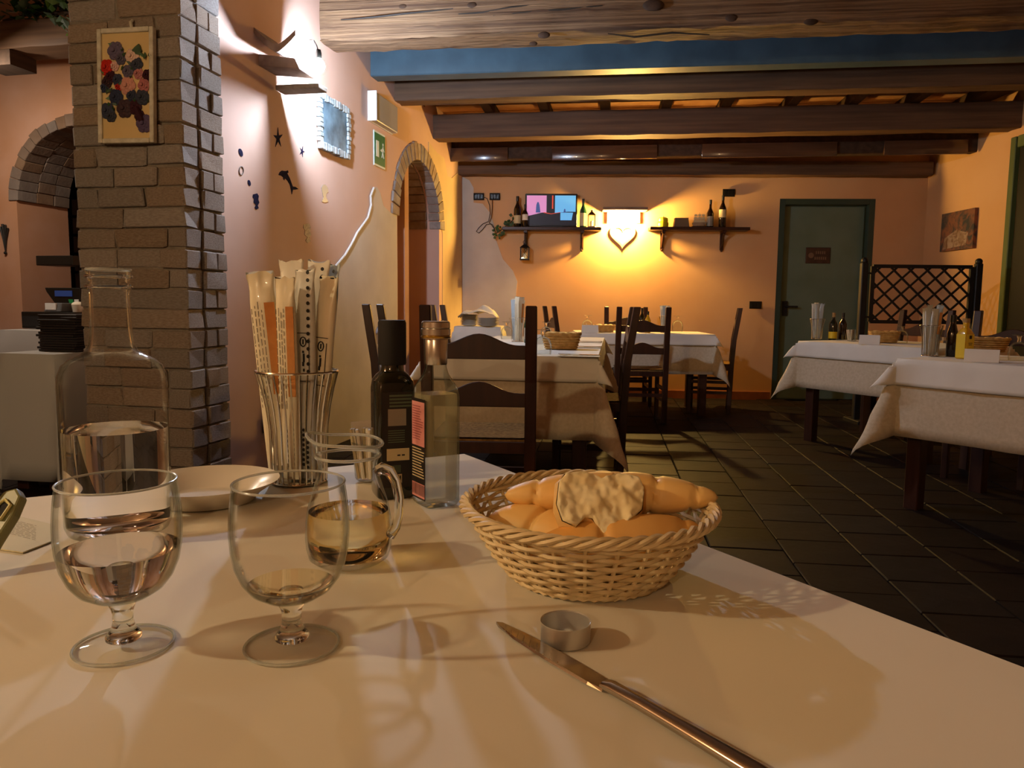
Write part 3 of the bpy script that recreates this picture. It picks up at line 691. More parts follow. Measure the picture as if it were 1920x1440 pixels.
q = B(); x, z = zz(830, 270); q.prism([(x - .04, z - .03), (x - .02, z - .012), (x, z), (x + .012, z - .03), (x + .006, z - .05), (x - .02, z - .045)], -.02, -.014); q.obj('leaf', 'leaf', fp)
B().tube([(zz(810, 620)[0], -.02, zz(810, 620)[1]), (zz(850, 700)[0], -.025, zz(850, 700)[1])], .014, 8).obj('stem', 'flower_dark', fp, smooth=True)

# ivy on top of the annex beam
ivp = onp(78, 30, pa, DL)
iv = root('ivy_plant', 'dark leafy ivy trailing over the annex beam beside the pillar', 'plant', ivp, RZP)
for i in range(260):
    x = random.gauss(0.03, 0.15); y = random.uniform(-0.06, 0.14); z = abs(random.gauss(0, 0.10)) - 0.02 + (0.05 if y > 0 else 0)
    if x > 0.12 and random.random() < .4: z -= random.uniform(0, .2); y = -0.05
    l = random.uniform(.045, .085); M = Matrix.Rotation(random.uniform(0, 6.28), 3, 'Z') @ Matrix.Rotation(random.uniform(-1.2, 1.2), 3, 'X')
    q = B(); q.add([Vector((x, y, z)) + M @ Vector(k) for k in ((0, 0, 0), (l * .45, l * .4, .004), (0, l, 0), (-l * .45, l * .4, .004))], [(0, 1, 2), (0, 2, 3)])
    q.obj('leaf', 'pale_leaf' if random.random() < .12 else 'leaf', iv)
B().tube([(-.3, 0.02, 0.0), (-.1, 0.03, .03), (.1, 0.02, .02), (.3, 0.03, .01)], .008, 6).obj('stem', 'wood_joist', iv)

# ---------------------------------------------------------------- far wall
def shelf(name, x0, x1, y, label, brx):
    sa, z = wf(x0, y); sb, _ = wf(x1, y); o = root(name, label, 'shelf', onF((sa + sb) / 2, 0), RZF)
    zt = z
    B().box((0, -0.09, zt - 0.016), (sb - sa, 0.18, 0.032)).obj('board', 'dark_wood', o, bevel=0.003)
    for bx in brx:
        s = wf(bx, 440)[0] - (sa + sb) / 2
        b = B(); b.box((s, -0.012, zt - 0.13), (0.035, 0.02, 0.2)); b.box((s, -0.08, zt - 0.045), (0.035, 0.14, 0.025))
        b.tube([(s, -0.02, zt - 0.2), (s, -0.05, zt - 0.16), (s, -0.075, zt - 0.1), (s, -0.13, zt - 0.06)], .012, 8)
        b.ball((s, -0.016, zt - 0.235), .014, 8, 6); b.obj('bracket', 'dark_wood', o)
    return (sa + sb) / 2, zt
S1, Z1 = shelf('wall_shelf', 944, 1126, 428, 'dark wall shelf carrying the television and wine bottles', (986, 1091))
S2, Z2 = shelf('wall_shelf', 1215, 1399, 428, 'dark wall shelf carrying the ship model and two bottles', (1241, 1353))
def bottle(name, label, loc, h, r, m, cap, lab=None, group=None, neck=0.3, cat='bottle', capm='black_plastic', rz=0.0, seg=20, shoulder=0.62):
    o = root(name, label, cat, loc, rz, group)
    nr = r * neck * 1.15
    B().lathe([(0, 0), (r * .92, 0), (r, h * .02), (r, h * shoulder * .92), (r * .9, h * shoulder), (nr * 1.25, h * (shoulder + .13)), (nr, h * (shoulder + .18)), (nr, h * .93), (0, h * .93)], seg).obj('body', m, o, smooth=True)
    B().lathe([(0, h * .84), (nr * 1.12, h * .84), (nr * 1.12, h), (0, h)], seg).obj('cap', capm, o, smooth=True)
    if lab:
        B().lathe([(r * 1.012, h * lab[1]), (r * 1.012, h * lab[2])], seg).obj('label', lab[0], o, smooth=True)
    return o
def onS(x, y, z, p=0.09):           # a point above a shelf: image column x, height z, p metres from the far wall
    d = onp(x, y, CL + NF * p, NF); return Vector((d.x, d.y, z))
bottle('wine_bottle', 'tall dark wine bottle with cream label left of the television', onS(970, 420, Z1), 0.33, 0.04, 'glass_brown', 0, ('label_cream', .12, .38))
bottle('wine_bottle', 'slim dark wine bottle with white label against the television edge', onS(984.5, 420, Z1, .13), 0.24, 0.032, 'glass_brown', 0, ('cloth_white', .3, .55))
bottle('wine_bottle', 'green wine bottle with pale label right of the television', onS(1093, 420, Z1, .12), 0.30, 0.036, 'glass_green', 0, ('label_cream', .05, .5))
bottle('wine_bottle', 'short dark bottle beside the ship model on the shelf', onS(1331, 420, Z2), 0.29, 0.038, 'glass_brown', 0, ('label_grey', .05, .4), shoulder=.55)
bottle('wine_bottle', 'tall dark wine bottle with cream label at the shelf end near the door', onS(1354, 424, Z2, .14), 0.33, 0.038, 'glass_brown', 0, ('label_cream', .30, .55))
tv = root('television', 'small flat television switched on, standing on the wall shelf', 'television', onS(1033, 420, Z1, .08), RZF)
B().box((0, 0.02, 0.185), (0.56, 0.04, 0.35)).obj('casing', 'black_plastic', tv, bevel=0.006)
B().box((0, 0.01, 0.008), (0.24, 0.12, 0.016)).obj('stand', 'black_plastic', tv, bevel=0.004)
def scr(pts, m, d=0.0): B().prism([(a, c) for a, c in pts], -0.003 - d, 0.0).obj('picture_area', m, tv)
scr([(-.265, .03), (.265, .03), (.265, .345), (-.265, .345)], 'tv_dark')
scr([(-.262, .34), (-.05, .34), (-.05, .16), (-.1, .16), (-.262, .12)], 'tv_pink', .001)
scr([(.04, .34), (.262, .34), (.262, .17), (.18, .17), (.04, .155)], 'tv_blue', .001)
scr([(.10, .16), (.235, .16), (.22, .08), (.10, .08)], 'tv_blue', .002)
scr([(.008, .34), (.022, .34), (.022, .2), (.008, .2)], 'tv_red', .001)
scr([(-.08, .165), (.0, .15), (.1, .165), (.1, .16), (.0, .143), (-.08, .157)], 'tv_red', .003)
scr([(-.165, .16), (-.16, .24), (-.15, .27), (-.135, .27), (-.125, .24), (-.115, .16)], 'tv_navy', .002)
scr([(-.23, .09), (-.05, .155), (.09, .15), (.09, .06), (-.23, .05)], 'tv_dark', .002)
scr([(.13, .15), (.14, .2), (.15, .2), (.16, .15)], 'tv_navy', .002)
def lantern(label, loc, h, w, m, rz=RZF, hang=False):
    o = root('lantern', label, 'lantern', loc, rz)
    B().box((0, 0, h * .04), (w, w, h * .07)).obj('base', m, o, bevel=.002)
    for a in (-1, 1):
        for c in (-1, 1): B().box((a * w * .42, c * w * .42, h * .37), (w * .09, w * .09, h * .6)).obj('post', m, o)
    g = B(); g.box((0, 0, h * .37), (w * .8, w * .8, h * .58)); g.obj('glass', 'glass_rim', o)
    t = B(); t.lathe([(w * .72, h * .66), (w * .62, h * .7), (w * .2, h * .84), (w * .16, h * .93), (0, h * .95)], 4); t.obj('roof', m, o, rz=math.pi / 4)
    B().tube([(w * .18 * math.cos(k), 0, h * .96 + w * .18 * math.sin(k)) for k in [2 * math.pi * i / 12 for i in range(12)]], w * .03, 6, closed=True).obj('ring', m, o)
    for a in (-1, 1): B().bar((-a * w * .36, -w * .43, h * .12), (a * w * .36, -w * .43, h * .62), w * .03, w * .03, (0, 1, 0)).obj('cross_bar', m, o)
    B().lathe([(0, 0), (w * .2, 0), (w * .2, h * .28), (0, h * .28)], 10, (0, 0, h * .08)).obj('candle', 'ceramic', o)
    return o
lantern('pale metal lantern beside the green bottle on the television shelf', onS(1109, 420, Z1, .10), 0.2, 0.085, 'silver')
lantern('black iron lantern hanging below the television shelf', onS(984, 470, atY(984, 486, 8.1).z, .1), 0.20, 0.105, 'black_iron')
hk = onS(984, 470, atY(984, 452, 8.1).z, .1)
tag(B().tube([(0, 0, Z1 - hk.z - .035), (0, 0, -.005)], .004, 6).obj('lantern_chain', 'black_iron', loc=hk), 'thin chain between the television shelf and the black lantern', 'chain')
# ivy and leads at the left end of the shelf
vine = root('vine', 'dark green vine hanging at the left end of the television shelf', 'plant', onF(wf(948, 428)[0], Z1), RZF)
for i in range(46):
    t = random.random(); x = 0.12 - 0.24 * t + random.gauss(0, .025); z = 0.11 - .2 * t + random.gauss(0, .03); y = -0.06 - random.uniform(0, .05)
    l = random.uniform(.03, .05); M = Matrix.Rotation(random.uniform(0, 6.28), 3, 'Y') @ Matrix.Rotation(random.uniform(-.7, .7), 3, 'X')
    q = B(); q.add([Vector((x, y, z)) + M @ Vector(k) for k in ((0, 0, 0), (l * .45, .004, l * .4), (0, 0, l), (-l * .45, .004, l * .4))], [(0, 1, 2), (0, 2, 3)]); q.obj('leaf', 'leaf', vine)
B().tube([(.12, -.06, .12), (.03, -.07, .03), (-.05, -.06, -.03), (-.13, -.06, -.08)], .006, 6).obj('stem', 'wood_joist', vine)
def sock(label, x, y, w, h, name='wall_socket', m='grey_plastic'):
    s, z = wf(x, y); q0 = CL + DF * s + NF * .007; o = root(name, label, 'socket', (q0.x, q0.y, z), RZF)
    B().box((0, -0.006, 0), (w, 0.012, h)).obj('plate', m, o, bevel=.002)
    for k in (-1, 0, 1): B().box((k * w * .27, -0.0135, 0), (w * .2, .006, h * .6)).obj('insert', 'black_plastic', o)
    return o
sock('black wall socket with a plug in the pale plaster left of the television', 898, 369, 0.115, 0.075, m='black_matte')
sock('black wall socket on the orange wall left of the television', 928, 369, 0.115, 0.075, m='black_matte')
sock('dark wall socket above the two bottles by the green door', 1366, 362, 0.13, 0.08, m='black_plastic')
sock('dark light switch on the wall left of the green door', 1416, 572, 0.13, 0.08, 'light_switch', 'black_plastic')
def lead(label, px, p=0.02, r=.004):
    pts = [onp(x, y, CL + NF * p, NF) for x, y in px]; o = pts[0]
    tag(B().tube([q - o for q in pts], r, 6).obj('power_lead', 'wire', loc=o, smooth=True), label, 'lead')
lead('black power lead looping from the left socket to the vine', ((905, 369), (913, 372), (918, 385), (919, 400), (916, 415), (905, 420), (897, 428), (893, 434), (898, 437), (905, 430), (912, 421), (920, 420), (926, 428), (930, 436)))
lead('short black power lead hanging from the right socket', ((923, 374), (923, 390), (921, 408), (917, 418), (923, 421), (928, 430)), .03)
# things on the right shelf
yp = root('pot', 'small yellow lidded pot on the shelf right of the lamp', 'pot', onS(1243, 420, Z2, .1))
B().lathe([(0, 0), (.055, 0), (.06, .02), (.06, .045), (.05, .06), (0, .06)], 20).obj('bowl', 'yellow_ceramic', yp, smooth=True)
B().lathe([(.052, .06), (.054, .07), (.05, .095), (.03, .105), (.008, .108), (.008, .118), (0, .12)], 20).obj('lid', 'yellow_ceramic', yp, smooth=True)
bx = root('wooden_box', 'small brown box with sloping sides beside the yellow pot', 'box', onS(1277, 420, Z2, .1), RZF)
B().box((0, 0, .045), (.16, .1, .09), taper=(.86, .9)).obj('body', 'box_brown', bx); B().box((0, 0, .093), (.14, .092, .008)).obj('lid', 'box_brown', bx)
sh = root('model_ship', 'model sailing ship with pale sails on the wall shelf', 'model ship', onS(1311, 420, Z2, .1), RZF)
B().prism([(-.075, .05), (-.06, .012), (.05, .012), (.085, .055)], -.02, .02).obj('hull', 'ship_wood', sh, bevel=.004)
B().box((0, 0, .006), (.15, .06, .012)).obj('stand', 'dark_wood', sh)
for x, hh in ((-.04, .13), (.0, .155), (.04, .14)):
    B().tube([(x, 0, .04), (x, 0, hh)], .003, 6).obj('mast', 'ship_wood', sh)
    for k in range(3): B().prism([(x - .022 + .003 * k, .05 + k * .034), (x + .022 - .003 * k, .05 + k * .034), (x + .019 - .003 * k, .079 + k * .03), (x - .019 + .003 * k, .079 + k * .03)], -.008, -.005).obj('sail', 'label_cream', sh)
# plaque on the green door
ps, pz = wf(1539, 478)
pq = root('door_plaque', 'small brown plaque with two lines of lettering on the green door', 'sign', CL + DF * ps - NF * 0.095 + Vector((0, 0, pz)), RZF)
B().box((0, -0.006, 0), (.26, .012, .17)).obj('board', 'plaque', pq, bevel=.003)
q = B()
for k in range(5): q.box((-.02 + k * .022, -.013, .03), (.012, .002, .03))
for k in range(6): q.box((-.03 + k * .022, -.013, -.03), (.013, .002, .03))
q.ball((-.075, -.013, .0), .03, 12, 6, (1, .06, 1)); q.obj('lettering', 'plaque_print', pq)
# painting on the right wall
r0, t0 = wr(1773, 402); r1, t1 = wr(1830, 465)
pt = root('painting', 'small dark canvas of an autumn scene on the right wall', 'painting', onR((r0 + r1) / 2, (t0 + t1) / 2), RZR)
pw, ph = abs(r1 - r0), .375
B().box((0, -0.018, 0), (pw, .036, ph)).obj('canvas', 'painting', pt)
B().prism([(-pw * .4, -ph * .45), (pw * .3, -ph * .4), (pw * .35, -ph * .1), (0, ph * .02), (-pw * .35, -ph * .15)], -.038, -.034).obj('brushwork', 'painting_light', pt)

# ---------------------------------------------------------------- the trellis
LY = 6.6
l0 = atY(1617, 560, LY); l1 = atY(1826, 560, LY); LW_ = (l1 - l0).length
tz = [atY(1720, y, LY).z for y in (500, 604)]
tre = root('trellis', 'dark wooden lattice screen on two posts in front of the right wall', 'trellis', (l0.x, l0.y, 0), R(-2))
for x in (0, LW_): 
    B().box((x, 0, .70), (.055, .055, 1.40), ).obj('post', 'black_iron', tre, bevel=.006); B().box((x, 0, .02), (.09, .32, .04)).obj('foot', 'black_iron', tre, bevel=.005)
    B().ball((x, 0, 1.415), .03, 10, 8).obj('finial', 'black_iron', tre, smooth=True)
za, zb = tz[1], tz[0]; xa, xb = 0.075, LW_ - 0.055
for z in (za, zb): B().box(((xa + xb) / 2, 0, z), (xb - xa, .03, .03)).obj('rail', 'black_iron', tre)
for x in (xa, xb): B().box((x, 0, (za + zb) / 2), (.03, .03, zb - za)).obj('rail', 'black_iron', tre)
for x in (xa - .03, xb + .03):
    for z in (za + .04, zb - .06): B().box((x, 0, z), (.05, .015, .015)).obj('bracket', 'black_iron', tre)
stp = (xb - xa) / 5.9; hh = zb - za
for sgn in (1, -1):
    k = -4
    while k < 11:
        u = xa + k * stp; p = (u, za) if sgn == 1 else (u, zb)
        x0, z0_ = p; x1, z1_ = u + hh * 1.05, (zb if sgn == 1 else za)
        a, c = 0.0, 1.0
        if x0 < xa: a = (xa - x0) / (x1 - x0)
        if x1 > xb: c = (xb - x0) / (x1 - x0)
        if c - a > 0.04:
            P_ = (x0 + (x1 - x0) * a, .006 * sgn, z0_ + (z1_ - z0_) * a); Q_ = (x0 + (x1 - x0) * c, .006 * sgn, z0_ + (z1_ - z0_) * c)
            B().bar(P_, Q_, .012, .016, (0, 1, 0) if False else (0, 0, 1)).obj('slat', 'black_iron', tre)
        k += 1

# ================================================================ furniture
def make_chair(label):
    c = root('dining_chair', label, 'chair', group='dark wooden ladder-back chairs'); w = .205; DWD = 'dark_wood'
    for sx in (-1, 1):
        b = B(); pts = [(-.175, 0), (-.185, .25), (-.19, .46), (-.205, .7), (-.235, .9), (-.25, 1.0)]; v = []
        for y, z in pts:
            for dx, dy in ((-.023, -.021), (.023, -.021), (.023, .021), (-.023, .021)):
                k = 1.0 if z < .95 else .96
                v.append((sx * w + dx * k, y + dy * k, z))
        n = len(pts); f = [(i * 4 + a, i * 4 + (a + 1) % 4, (i + 1) * 4 + (a + 1) % 4, (i + 1) * 4 + a) for i in range(n - 1) for a in range(4)] + [(0, 1, 2, 3), tuple((n - 1) * 4 + a for a in range(4))]
        b.add(v, f); b.obj('leg', DWD, c, bevel=.004)
        B().bar((sx * .195, .19, 0), (sx * .195, .19, .455), .036, .036).obj('leg', DWD, c, bevel=.004)
        B().bar((sx * .2, -.18, .2), (sx * .196, .185, .2), .018, .028).obj('stretcher', DWD, c)
        B().bar((sx * .2, -.18, .30), (sx * .196, .185, .30), .018, .028).obj('stretcher', DWD, c)
    for z, y in ((.79, -.215), (.6, -.199)):
        pts = [(-w + .018, z)] + [(w - .018, z)]
        top = []
        for i in range(17):
            t = 1 - i / 8.0; top.append((t * (w - .018), z + .055 + .045 * (0.5 + .5 * math.cos(math.pi * min(1, abs(t) * 1.15))) ** 1.2))
        B().prism(pts + top, y - .009, y + .009).obj('slat', DWD, c, bevel=.003)
    B().bar((-.2, .19, .26), (.2, .19, .26), .02, .03).obj('stretcher', DWD, c); B().bar((-.2, -.182, .25), (.2, -.182, .25), .018, .028).obj('stretcher', DWD, c)
    for y in (-.188, .19): B().bar((-.2, y, .435), (.2, y, .435), .024, .045).obj('seat_rail', DWD, c)
    for sx in (-1, 1): B().bar((sx * .198, -.185, .435), (sx * .195, .19, .435), .024, .045).obj('seat_rail', DWD, c)
    b = B(); n = 12; v = []; f = []
    for i in range(n + 1):
        for j in range(n + 1):
            x = -.2 + .4 * i / n; y = -.175 + .385 * j / n; d = min(i, n - i, j, n - j) / (n / 2)
            v.append((x, y, .472 - .014 * min(1, d * 1.3) + (.004 if min(i, n - i) == min(j, n - j) else 0)))
    for i in range(n):
        for j in range(n): a = i * (n + 1) + j; f.append((a, a + 1, a + n + 2, a + n + 1))
    b.add(v, f); b.box((0, .0175, .452), (.39, .375, .022)); b.obj('seat', 'rush', c, smooth=True)
    return c
ch0 = make_chair('dark ladder-back chair with rush seat standing behind the vinegar bottle')
ch0.location = (-.12, 3.18, 0); ch0.rotation_euler = (0, 0, R(-3))
G = 'dark wooden ladder-back chairs'
def chair(back, face, label):       # back: floor point below the backrest, face: heading the sitter looks (degrees from +y, clockwise)
    a = R(face); p = (back[0] + .2 * math.sin(a), back[1] + .2 * math.cos(a), 0)
    return dup(ch0, p, -a, label, G)
chair((-.70, 4.10), 90, 'dark chair at the side of the long table, nearest the plaster wall')
chair((-.50, 5.55), 95, 'dark chair at the side of the long table, beside the stacked plates')
chair((.66, 4.42), -84, 'dark chair pushed sideways to the right edge of the long table')
chair((1.10, 6.42), 2, 'dark chair with its back to us at the far table by the orange wall')
chair((2.12, 7.28), -75, 'dark chair at the right end of the far table')
chair((.40, 7.35), 80, 'dark chair at the left end of the far table, below the television')
chair((1.19, 7.95), 180, 'dark chair between the far table and the orange wall')
chair((3.28, 6.08), 242, 'dark chair in front of the trellis, behind the tall breadstick packs')
chair((3.0, 4.55), 228, 'dark chair behind the nearest right table, beside the green window frame')

def make_table(name, label, loc, rz, L, W, h=.752, legin=.07, group=None):
    t = root(name, label, 'table', loc, rz, group)
    B().box((L / 2, -W / 2, h - .015), (L, W, .03)).obj('table_top', 'dark_wood', t, bevel=.003)
    for x in (legin, L - legin):
        for y in (-legin, -W + legin): B().box((x, y, (h - .03) / 2), (.07, .07, h - .03)).obj('leg', 'dark_wood', t, bevel=.004)
    for y in (-legin, -W + legin): B().box((L / 2, y, h - .08), (L - 2 * legin - .07, .025, .09)).obj('apron', 'dark_wood', t)
    for x in (legin, L - legin): B().box((x, -W / 2, h - .08), (.025, W - 2 * legin - .07, .09)).obj('apron', 'dark_wood', t)
    return t
def cloth(name, label, loc, rz, L, W, z, drop, m, flare=.05, cflare=.32, ripple=.006, seed=1, group=None, out=.0, thick=.002):
    rnd = random.Random(seed); ph = [rnd.uniform(0, 6.28) for _ in range(6)]
    a, bb_ = L / 2 + out, W / 2 + out
    def axis(h):
        n = max(6, int(2 * h / .12)); k = 7
        return [-h - drop * (k - i) / k for i in range(k)] + [-h + 2 * h * i / n for i in range(n + 1)] + [h + drop * (i + 1) / k for i in range(k)]
    U, V = axis(a), axis(bb_); v = []
    for u in U:
        for w in V:
            du = max(0, abs(u) - a); dw = max(0, abs(w) - bb_); su = 1 if u > 0 else -1; sw = 1 if w > 0 else -1
            x = max(-a, min(a, u)); y = max(-bb_, min(bb_, w)); zz_ = z
            r = math.hypot(du, dw)
            if r > 0:
                fi = math.atan2(dw, du); fl_ = flare + cflare * math.sin(2 * fi) ** 2
                t = u * 9 + w * 9
                rp = ripple * (r / drop) * (math.sin(u * 11 + ph[0]) + math.sin(w * 11 + ph[1]) + .6 * math.sin((u + w) * 23 + ph[2]))
                o_ = .004 + fl_ * r + rp
                x += su * o_ * (math.cos(fi) if du > 0 else 0); y += sw * o_ * (math.sin(fi) if dw > 0 else 0)
                zz_ = z - math.sqrt(max(0, r * r - (fl_ * r) ** 2))
            v.append((x + L / 2, y - W / 2, zz_))
    nu, nv = len(U), len(V); f = [(i * nv + j, i * nv + j + 1, (i + 1) * nv + j + 1, (i + 1) * nv + j) for i in range(nu - 1) for j in range(nv - 1)]
    b = B(); b.add(v, f); o = b.obj(name, m, loc=loc, rz=rz, smooth=True, angle=60)
    md = o.modifiers.new('thickness', 'SOLIDIFY'); md.thickness = thick; md.offset = 1.0
    return tag(o, label, 'tablecloth', group)
TH = .745                                  # height of the diner's table with its cloth
NT = (-.082, 1.29, 0); NA = R(-59.47)
make_table('dining_table', 'diner\'s large table under white cloth, carrying glasses and bread', NT, NA, 1.35, 1.35, TH - .004)
cloth('tablecloth', 'white cloth spread over the diner\'s table in front', NT, NA, 1.35, 1.35, TH - .0025, .22, 'paper_white', seed=3)

HT = .76
def set_table(nm, loc, rz, L, W, lt, lb, lw_, d1=.38, d2=.115, seed=1):
    make_table('dining_table', lt, loc, rz, L, W, HT - .008)
    cloth('tablecloth', lb, loc, rz, L, W, HT - .0055, d1, 'cloth_beige', seed=seed, flare=.05, cflare=.35)
    cloth('top_cloth', lw_, loc, rz, L, W, HT - .002, d2, 'cloth_white', seed=seed + 5, out=.012, flare=.10, cflare=.5, ripple=.003)
t1 = onz(1116, 669, HT); t2 = onz(1343, 627, HT); t3 = onz(1502, 639, HT); t4 = onz(1690, 672, HT)
A1 = R(82.4); A2 = R(87); A3_ = R(-62); A4_ = R(-56)
# local x runs along the table, local -y across it; loc is the corner at (0, 0)
T1 = (t1.x, t1.y, 0); d = Vector((math.cos(A1), math.sin(A1), 0))
def corner(p, ang, L, W):                  # the table's far corner so that p is the corner (L, 0)
    return (p.x - L * math.cos(ang), p.y - L * math.sin(ang), 0)
set_table('a', corner(t1, R(-97.6), 2.3, .82), R(-97.6), 2.3, .82, 'long dark table behind the nearest chair', 'beige cloth hanging from the long table behind the chair', 'white cloth square laid over the long middle table', .40, .12, 1)
b2 = (t2.x - 1.22 * math.cos(R(2)), t2.y + 1.22 * math.sin(R(2)) + .74, 0)
set_table('b', b2, R(-2), 1.22, .74, 'dark table along the orange far wall', 'beige cloth hanging from the table by the far wall', 'white cloth square laid over the far table by the orange wall', .36, .10, 2)
T3 = (t3.x, t3.y, 0); T4 = (t4.x, t4.y, 0)
def set_right(p, ang, L, W, *a, **k):      # p: the table corner nearest the far left; the long edge runs towards the viewer along ang
    q = Vector((p[0], p[1], 0)) + Vector((-math.sin(ang), math.cos(ang), 0)) * W
    set_table('c', (q.x, q.y, 0), ang, L, W, *a, **k); return q
Q3 = set_right(T3, A3_, 1.05, .8, 'dark table in front of the green door', 'beige cloth hanging from the table in front of the green door', 'white cloth square on the table in front of the green door', .34, .115, 3)
Q4 = set_right(T4, A4_, 1.15, .8, 'dark table at the right edge, nearest of the set tables', 'beige cloth hanging from the nearest table at the right', 'white cloth square on the nearest table at the right', .38, .13, 4)

# ================================================================ things on the diner's table
def strip(p, w=2): return p
def loft(secs, n=28):
    """closed body through rounded-square sections (z, half side, exponent)"""
    b = B(); v = []; k = len(secs)
    for z, h, e in secs:
        for i in range(n):
            a = 2 * math.pi * i / n; c, s_ = math.cos(a), math.sin(a)
            v.append((math.copysign(h * abs(c) ** (2 / e), c), math.copysign(h * abs(s_) ** (2 / e), s_), z))
    f = [(i * n + j, i * n + (j + 1) % n, (i + 1) * n + (j + 1) % n, (i + 1) * n + j) for i in range(k - 1) for j in range(n)]
    f += [tuple(range(n - 1, -1, -1)), tuple((k - 1) * n + j for j in range(n))]
    return b.add(v, f)
BOWL = [(.009, .0345), (.020, .0382), (.029, .0440), (.0355, .0525), (.0400, .0635), (.0422, .0755), (.0430, .088), (.0428, .098), (.0420, .108), (.0410, .117), (.0398, .1245)]
def inner(level, prof, off=.0012, z0=None):
    pts = [(max(0, r - off), z + (.0015 if i == 0 else 0)) for i, (r, z) in enumerate(prof)]
    o = [(0.0, pts[0][1])]
    for (r, z), (r2, z2) in zip(pts, pts[1:]):
        o.append((r, z))
        if z2 >= level:
            t = (level - z) / (z2 - z); rr = r + (r2 - r) * t; o.append((rr, level)); o.append((0.0, level)); return o
    return o
def goblet(label, loc, level, liquid, lname):
    g = root('wine_glass', label, 'glass', loc, 0, 'stemmed glasses in front of the diner')
    B().lathe(BOWL + [(r - .0011, z) for r, z in reversed(BOWL[1:])] + [(0, .0355)], 56).obj('bowl', 'glass_clear', g, smooth=True, angle=80)
    B().tube([(.0398 * math.cos(a), .0398 * math.sin(a), .1245) for a in [2 * math.pi * i / 56 for i in range(56)]], .0009, 8, closed=True).obj('rim', 'glass_edge', g, smooth=True)
    B().lathe([(0, .0365), (.0085, .0355), (.0094, .0325), (.0082, .0295), (.0072, .026), (.007, .020), (.0082, .0145), (.0125, .0085), (.0125, .0062), (.011, .0050), (0, .0045)], 28).obj('stem', 'glass_solid', g, smooth=True, angle=80)
    B().lathe([(.0105, .0058), (.02, .0040), (.030, .0026), (.0338, .0018), (.0345, .0010), (.0343, .0003)], 48).obj('foot', 'glass_clear', g, smooth=True, angle=80)
    B().tube([(.0342 * math.cos(a), .0342 * math.sin(a), .0012) for a in [2 * math.pi * i / 56 for i in range(56)]], .0011, 8, closed=True).obj('foot_rim', 'glass_edge', g, smooth=True)
    B().lathe(inner(level, BOWL), 56).obj(lname, liquid, g, smooth=True, angle=50)
    return g
p = onz(233, 1210, TH); goblet('stemmed glass half full of water in front of the carafe', p, .0745, 'water', 'water')
p = onz(548, 1210, TH); goblet('stemmed glass with a last sip of wine in front of the jug', p, .0485, 'wine_pale', 'wine')

# carafe of water
CFP = (-.4315, .815, TH)
k = .815 / .846
CPR = [(0, .004), (.046, .003), (.052, .006), (.0553, .014), (.0557, .08), (.056, .164), (.0550, .176), (.0510, .1865), (.043, .1935), (.033, .1985), (.0265, .2025), (.0234, .209), (.0220, .218), (.0212, .228), (.0205, .262), (.0215, .267), (.0232, .270), (.0215, .274), (.0205, .277), (.0222, .281), (.0222, .2885)]
CPR = [(r * k, z) for r, z in CPR]
cf = root('water_carafe', 'tall clear glass carafe of water with black print', 'carafe', CFP, R(10))
B().lathe(CPR + [(r - .0022, z) for r, z in reversed(CPR[8:])], 64).obj('body', 'glass_clear', cf, smooth=True, angle=60)
B().tube([(.0218 * k * math.cos(a), .0218 * k * math.sin(a), .2885) for a in [2 * math.pi * i / 40 for i in range(40)]], .0016, 8, closed=True).obj('rim', 'glass_edge', cf, smooth=True)
for zz_ in (.2705, .2815): B().tube([(.0228 * k * math.cos(a), .0228 * k * math.sin(a), zz_) for a in [2 * math.pi * i / 40 for i in range(40)]], .0017, 8, closed=True).obj('thread_ring', 'glass_solid', cf, smooth=True)
B().lathe([(0, .009), (.044 * k, .008), (.0535 * k, .015), (.0540 * k, .08), (.0543 * k, .118), (0, .118)], 64).obj('water', 'water', cf, smooth=True, angle=50)
pb = B()
def on_cyl(r, a, z): return (r * math.cos(a), r * math.sin(a), z)
rr = .0562 * k
def cyl_stroke(a0, z0, a1, z1, w):
    n = 6; q = []
    dx, dz = (a1 - a0) * rr, z1 - z0; L_ = math.hypot(dx, dz) or 1; nx, nz = -dz / L_ * w / 2, dx / L_ * w / 2
    for i in range(n + 1):
        t = i / n; a = a0 + (a1 - a0) * t; z = z0 + dz * t
        q += [on_cyl(rr, a + nx / rr, z + nz), on_cyl(rr, a - nx / rr, z - nz)]
    pb.add(q, [(2 * i, 2 * i + 1, 2 * i + 3, 2 * i + 2) for i in range(n)])
for i in range(6):
    cyl_stroke(R(178 + i * 2), .088 - i * .002, R(196 + i * 4), .125 - i * .006, .0012)
    cyl_stroke(R(190 + i * 2), .098 - i * .006, R(206 + i * 3), .080 - i * .004, .0011)
for i, (a, hgt) in enumerate(((186, .006), (191, .006), (196, .006), (201, .009), (206, .006))):
    cyl_stroke(R(a), .060, R(a + .5), .060 + hgt, .0012); cyl_stroke(R(a), .060, R(a + 3.4), .0605, .001); cyl_stroke(R(a + 3.4), .060, R(a + 3.4), .066, .001)
pb.obj('print', 'ink', cf)

